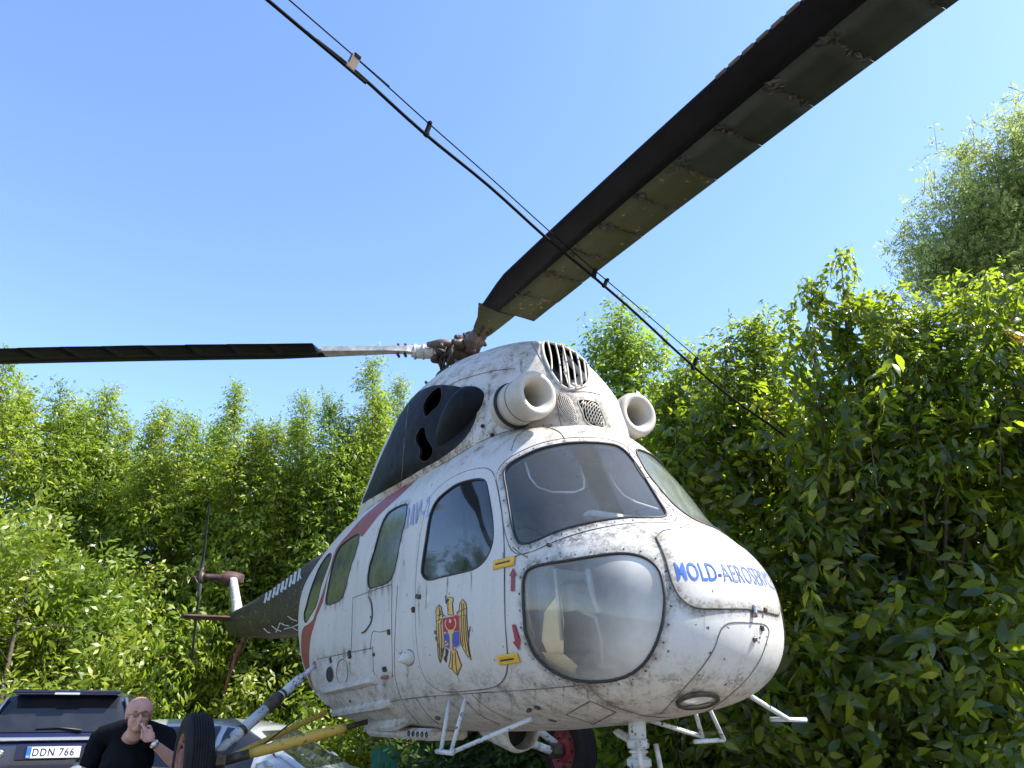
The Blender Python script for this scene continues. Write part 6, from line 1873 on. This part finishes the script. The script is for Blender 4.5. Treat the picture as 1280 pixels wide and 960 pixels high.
# ------------------------------------------------------------ the man
M['skin'] = simple('ruddy_skin', (0.46, 0.25, 0.185), 0.55, var=0.15, scale=22, spec=0.4)  # ruddy skin tone, mottled at random
b_ = M['skin'].node_tree.nodes['Principled BSDF']; b_.inputs['Subsurface Weight'].default_value = 0.12; b_.inputs['Subsurface Radius'].default_value = (0.02, 0.008, 0.005)
M['shirt'] = simple('black_cotton', (0.006, 0.006, 0.008), 0.9, var=0.3, scale=12, spec=0.08)
M['trouser'] = simple('dark_blue_trousers', (0.02, 0.025, 0.045), 0.85)
M['lip'] = simple('lip_skin', (0.36, 0.15, 0.13), 0.5)
M['white'] = simple('cigarette_paper', (0.75, 0.74, 0.70), 0.7)
M['eye'] = simple('eye_dark', (0.03, 0.02, 0.015), 0.3)
HCn = pos(173.5, 894, 5.6)
root = Vector((HCn.x-0.03, HCn.y+0.03, 0))
man = empty('person', (root.x, root.y, 0), 0, 'bald man in black t-shirt and glasses holding a cigarette to his mouth', 'person')
def L(v): return Vector(v)-root
def melt(mb, name, mat, parent, vox, smooth=6):
    me = bpy.data.meshes.new('m'); me.from_pydata([tuple(p) for p in mb.v], [], mb.f)
    bm = bmesh.new(); bm.from_mesh(me); bmesh.ops.recalc_face_normals(bm, faces=bm.faces); bm.to_mesh(me); bm.free()
    o = bpy.data.objects.new('m', me); C.objects.link(o)
    md = o.modifiers.new('r', 'REMESH'); md.mode = 'VOXEL'; md.voxel_size = vox
    m2 = o.modifiers.new('s', 'SMOOTH'); m2.iterations = smooth; m2.factor = 0.5
    bpy.context.view_layer.update()
    ev = o.evaluated_get(bpy.context.evaluated_depsgraph_get())
    me2 = bpy.data.meshes.new_from_object(ev)
    bpy.data.objects.remove(o); bpy.data.meshes.remove(me)
    me2.materials.clear(); me2.materials.append(mat)
    me2.polygons.foreach_set('use_smooth', [True]*len(me2.polygons))
    return link(name, me2, parent)
yaw = R(-57)                              # he looks to the right of the picture
FR = Matrix.Rotation(yaw, 3, 'Z')         # local +x = his front
Hc = L(HCn)
def hp(x, y, z): return Hc + FR @ Vector((x, y, z))   # head frame: x front, y his left, z up
sh_l = L(pos(205, 921, 5.62)); sh_r = L(pos(126, 921, 5.78))
neck = (sh_l+sh_r)/2+Vector((0.0, 0, 0.05))
el_l = L(pos(224, 957, 5.42)); wr_l = L(pos(191.5, 929, 5.33)); 
sk = MB()
# head
sk.ball(hp(-0.012, 0, 0.035), 0.092, 20, scale=(1.08, 0.88, 1.0))
sk.ball(hp(0.02, 0, -0.04), 0.075, 16, scale=(0.95, 0.90, 1.05))
sk.ball(hp(0.052, 0, -0.088), 0.034, 12, scale=(1, 1.2, 0.8))
sk.ball(hp(0.074, 0, 0.022), 0.026, 10, scale=(0.7, 2.1, 0.5))
for s_ in (1, -1):
    sk.ball(hp(0.060, 0.036*s_, -0.028), 0.026, 10)
    sk.ball(hp(-0.004, 0.084*s_, -0.004), 0.030, 10, scale=(0.6, 0.32, 1.0), rot=FR)
    sk.ball(hp(0.012, 0.038*s_, -0.060), 0.030, 10)
sk.tube([hp(0.078, 0, 0.010), hp(0.098, 0, -0.018), hp(0.106, 0, -0.030), hp(0.088, 0, -0.036)], [0.009, 0.012, 0.015, 0.012], n=10)
sk.ball(hp(0.084, 0, -0.057), 0.014, 8, scale=(0.7, 1.8, 0.6)); sk.ball(hp(0.082, 0, -0.070), 0.014, 8, scale=(0.7, 1.7, 0.6))
sk.tube([hp(-0.03, 0, -0.05), hp(-0.035, 0, -0.13), neck+Vector((0, 0, -0.06))], [0.055, 0.058, 0.08], n=16)
# torso and limbs, one surface
def lerp(a, b, t): return a+(b-a)*t
pel = Vector((0.02, 0.06, 0.92)); che = (sh_l+sh_r)/2+Vector((0, 0.0, -0.16))
axs = (sh_l-sh_r).normalized(); fwd = axs.cross(Vector((0, 0, 1))); fwd = -fwd if fwd.y > 0 else fwd
RT = Matrix((axs, fwd*-1, Vector((0, 0, 1)))).transposed()
for p, r_, sc_ in ((che, 0.155, (1.12, 0.76, 0.95)), (lerp(che, pel, 0.35)+fwd*0.04, 0.17, (1.0, 0.86, 1.0)), (lerp(che, pel, 0.7)+fwd*0.05, 0.17, (0.98, 0.90, 1.0)), (pel, 0.17, (1.05, 0.85, 0.9))):
    sk.ball(p, r_, 18, scale=sc_, rot=RT)
sk.tube([sh_r, lerp(sh_r, sh_l, 0.5)+Vector((0, 0, 0.02)), sh_l], [0.054, 0.075, 0.054], n=14)
sk.tube([sh_l, lerp(sh_l, el_l, 0.5), el_l], [0.052, 0.050, 0.042], n=14)
sk.tube([el_l, lerp(el_l, wr_l, 0.3), lerp(el_l, wr_l, 0.7), wr_l], [0.043, 0.045, 0.034, 0.027], n=14)
el_r = sh_r+Vector((-0.06, -0.02, -0.29)); wr_r = el_r+Vector((0.03, -0.06, -0.26))
sk.tube([sh_r, lerp(sh_r, el_r, 0.5), el_r], [0.052, 0.050, 0.043], n=14); sk.tube([el_r, lerp(el_r, wr_r, 0.3), wr_r], [0.043, 0.044, 0.027], n=14)
for s_, kx in ((1, 0.10), (-1, -0.12)):
    hip = pel+axs*kx+Vector((0, 0, -0.06)); kn = hip+Vector((0, -0.02, -0.40)); an = kn+Vector((0, 0.03, -0.38))
    sk.tube([hip, lerp(hip, kn, 0.5), kn, lerp(kn, an, 0.35), an], [0.095, 0.082, 0.058, 0.058, 0.038], n=14)
    sk.tube([an+Vector((0, 0.03, -0.03)), an+Vector((0.0, -0.08, -0.045)), an+Vector((0, -0.19, -0.055))], [0.036, 0.04, 0.026], n=10)
# left hand: palm near the chin, fingers up to the cigarette
pd = (L(pos(184, 913, 5.36))-wr_l).normalized()
palm = wr_l+pd*0.055
cam_n = (Vector((0, 0, CAMZ))-root-palm).normalized()
sidev = pd.cross(cam_n).normalized()
RP = Matrix((sidev, pd, cam_n)).transposed()
sk.ball(palm, 0.041, 12, scale=(0.86, 1.08, 0.42), rot=RP)
tip = hp(0.105, 0.012, -0.062)
roots = [palm+pd*0.035+sidev*(-0.030+0.019*k) for k in range(4)]
for k, r_ in enumerate(roots):
    # two fingers reach the mouth, two curl
    if k in (1, 2) : 
        mid = r_+(tip-r_)*0.5+cam_n*0.018; e_ = tip+sidev*(0.009 if k == 1 else -0.006)+Vector((0, 0, 0.008))
    else:
        mid = r_+pd*0.030+cam_n*0.016; e_ = mid+pd*0.008+cam_n*-0.004+sidev*(0.012 if k == 0 else -0.02)
    sk.tube([palm+(r_-palm)*0.6, r_, mid, lerp(mid, e_, 0.6), e_], [0.0105, 0.0105, 0.0095, 0.0088, 0.0075], n=8)
th0 = palm-pd*0.012+sidev*-0.036
sk.tube([palm-pd*0.02-sidev*0.02, th0, th0+pd*0.035-sidev*0.012+cam_n*0.01, th0+pd*0.058-sidev*0.002+cam_n*0.012], [0.014, 0.013, 0.011, 0.008], n=8)
# right hand
rpalm = wr_r+Vector((0.0, -0.01, -0.05))
sk.ball(rpalm, 0.042, 10, scale=(0.5, 0.95, 1.15))
for k in range(4): sk.tube([rpalm+Vector((0, -0.030+0.02*k, -0.03)), rpalm+Vector((0.01, -0.032+0.021*k, -0.075+0.004*abs(k-1))), rpalm+Vector((0.03, -0.03+0.02*k, -0.105+0.006*abs(k-1)))], [0.010, 0.009, 0.007], n=8)
sk.tube([rpalm+Vector((0.0, -0.035, 0.01)), rpalm+Vector((0.015, -0.055, -0.03)), rpalm+Vector((0.025, -0.055, -0.055))], [0.012, 0.010, 0.008], n=8)
bodyo = melt(sk, 'body', M['skin'], man, 0.0055, 3)
# t-shirt
ts = MB()
for p, r_, sc_ in ((che, 0.182, (1.15, 0.80, 1.0)), (lerp(che, pel, 0.35)+fwd*0.04, 0.204, (1.0, 0.88, 1.0)), (lerp(che, pel, 0.7)+fwd*0.05, 0.205, (0.98, 0.92, 1.0)), (lerp(che, pel, 0.93)+fwd*0.02, 0.185, (1.08, 0.90, 0.9))):
    ts.ball(p, r_, 18, scale=sc_, rot=RT)
ts.tube([sh_r, lerp(sh_r, sh_l, 0.28)+Vector((0, 0, 0.03)), lerp(sh_r, sh_l, 0.5)+Vector((0, 0, 0.045)), lerp(sh_r, sh_l, 0.72)+Vector((0, 0, 0.03)), sh_l], [0.074, 0.088, 0.095, 0.088, 0.074], n=14)
ts.tube([lerp(sh_l, sh_r, 0.1), sh_l, lerp(sh_l, el_l, 0.66)], [0.078, 0.079, 0.072], n=14)
ts.tube([lerp(sh_r, sh_l, 0.1), sh_r, lerp(sh_r, el_r, 0.72)], [0.078, 0.079, 0.074], n=14)
tso = melt(ts, 't_shirt', M['shirt'], man, 0.012, 4)
dm = tso.modifiers.new('folds', 'DISPLACE'); tx = bpy.data.textures.new('folds', 'CLOUDS'); tx.noise_scale = 0.12; dm.texture = tx; dm.strength = 0.02; dm.mid_level = 0.5
mb = MB(); mb.tube([neck+Vector((0.085*math.cos(t), 0.08*math.sin(t), 0.015+0.012*math.sin(t))) for t in np.linspace(0, 2*PI, 25)[:-1]], 0.010, n=8, closed=True); mb.build('collar', M['shirt'], tso)
tr_ = MB(); tr_.ball(pel+Vector((0, 0, -0.02)), 0.185, 16, scale=(1.05, 0.88, 0.85), rot=RT)
for kx in (0.10, -0.12):
    hip = pel+axs*kx+Vector((0, 0, -0.06)); kn = hip+Vector((0, -0.02, -0.40)); an = kn+Vector((0, 0.03, -0.36))
    tr_.tube([hip, kn, an], [0.108, 0.078, 0.066], n=14)
melt(tr_, 'trousers', M['trouser'], man, 0.014, 4)
for kx in (0.10, -0.12):
    an = pel+axs*kx+Vector((0, 0.01, -0.84))
    mb = MB(); mb.tube([an+Vector((0, 0.05, -0.025)), an+Vector((0, -0.08, -0.03)), an+Vector((0, -0.21, -0.045))], [0.046, 0.05, 0.034], n=12); mb.build('shoe', M['cardark'], man)
# glasses, eyes, watch, cigarette
mb = MB()
for s_ in (1, -1):
    c = hp(0.088, 0.032*s_, 0.002)
    mb.tube([c+FR @ Vector((0, 0.021*math.cos(t), 0.014*math.sin(t))) for t in np.linspace(0, 2*PI, 18)[:-1]], 0.0016, n=6, closed=True)
    mb.tube([hp(0.088, 0.053*s_, 0.006), hp(0.06, 0.078*s_, 0.006), hp(-0.005, 0.088*s_, 0.006)], 0.0016, n=6)
mb.tube([hp(0.090, 0.012, 0.005), hp(0.094, 0, 0.008), hp(0.090, -0.012, 0.005)], 0.0016, n=6)
gl_ = mb.build('glasses', M['grease'], man)
M['lensg'] = glass('spectacle_lens', (0.62, 0.60, 0.60), (0.2, 0.2, 0.2), 0.1, refl=1.6)
for s_ in (1, -1):
    c = hp(0.0885, 0.032*s_, 0.002); mb = MB(); mb.add([c+FR @ Vector((0, 0.020*math.cos(t), 0.013*math.sin(t))) for t in np.linspace(0, 2*PI, 18)[:-1]], [tuple(range(17))]); mb.build('lens', M['lensg'], gl_)
    mb = MB(); mb.ball(hp(0.0745, 0.031*s_, 0.0), 0.009, 10, scale=(0.6, 1.4, 0.6), rot=FR); mb.build('eye', M['eye'], man)
    mb = MB(); mb.tube([hp(0.080, 0.014*s_, 0.022), hp(0.084, 0.032*s_, 0.027), hp(0.070, 0.052*s_, 0.020)], [0.003, 0.0035, 0.002], n=6); mb.build('eyebrow', M['bark'], man)
mb = MB(); mb.tube([hp(0.084, -0.022, -0.064), hp(0.092, 0, -0.063), hp(0.084, 0.022, -0.064)], [0.002, 0.005, 0.002], n=6); mb.build('lips', M['lip'], man)
ct = hp(0.088, 0.006, -0.063)
mb = MB(); mb.tube([ct, ct+(FR @ Vector((1.0, 0.25, -0.05))).normalized()*0.075], 0.004, n=8)
cg = mb.build('cigarette', M['white'], None); cg.location = root; tag(cg, 'white cigarette held to the bald man\'s lips', 'cigarette')
wd = (wr_l-el_l).normalized(); wc = wr_l-wd*0.012
mb = MB(); mb.tube([wc-wd*0.010, wc+wd*0.010], 0.0315, n=20); wt = mb.build('wristwatch', M['chrome'], None); wt.location = root; tag(wt, 'steel wristwatch on the raised wrist of the bald man', 'watch')
mb = MB(); mb.lathe([(0.019, 0), (0.019, 0.007), (0.015, 0.009)], wc+cam_n*0.029, cam_n, n=20); mb.build('watch_case', M['steel'], wt)
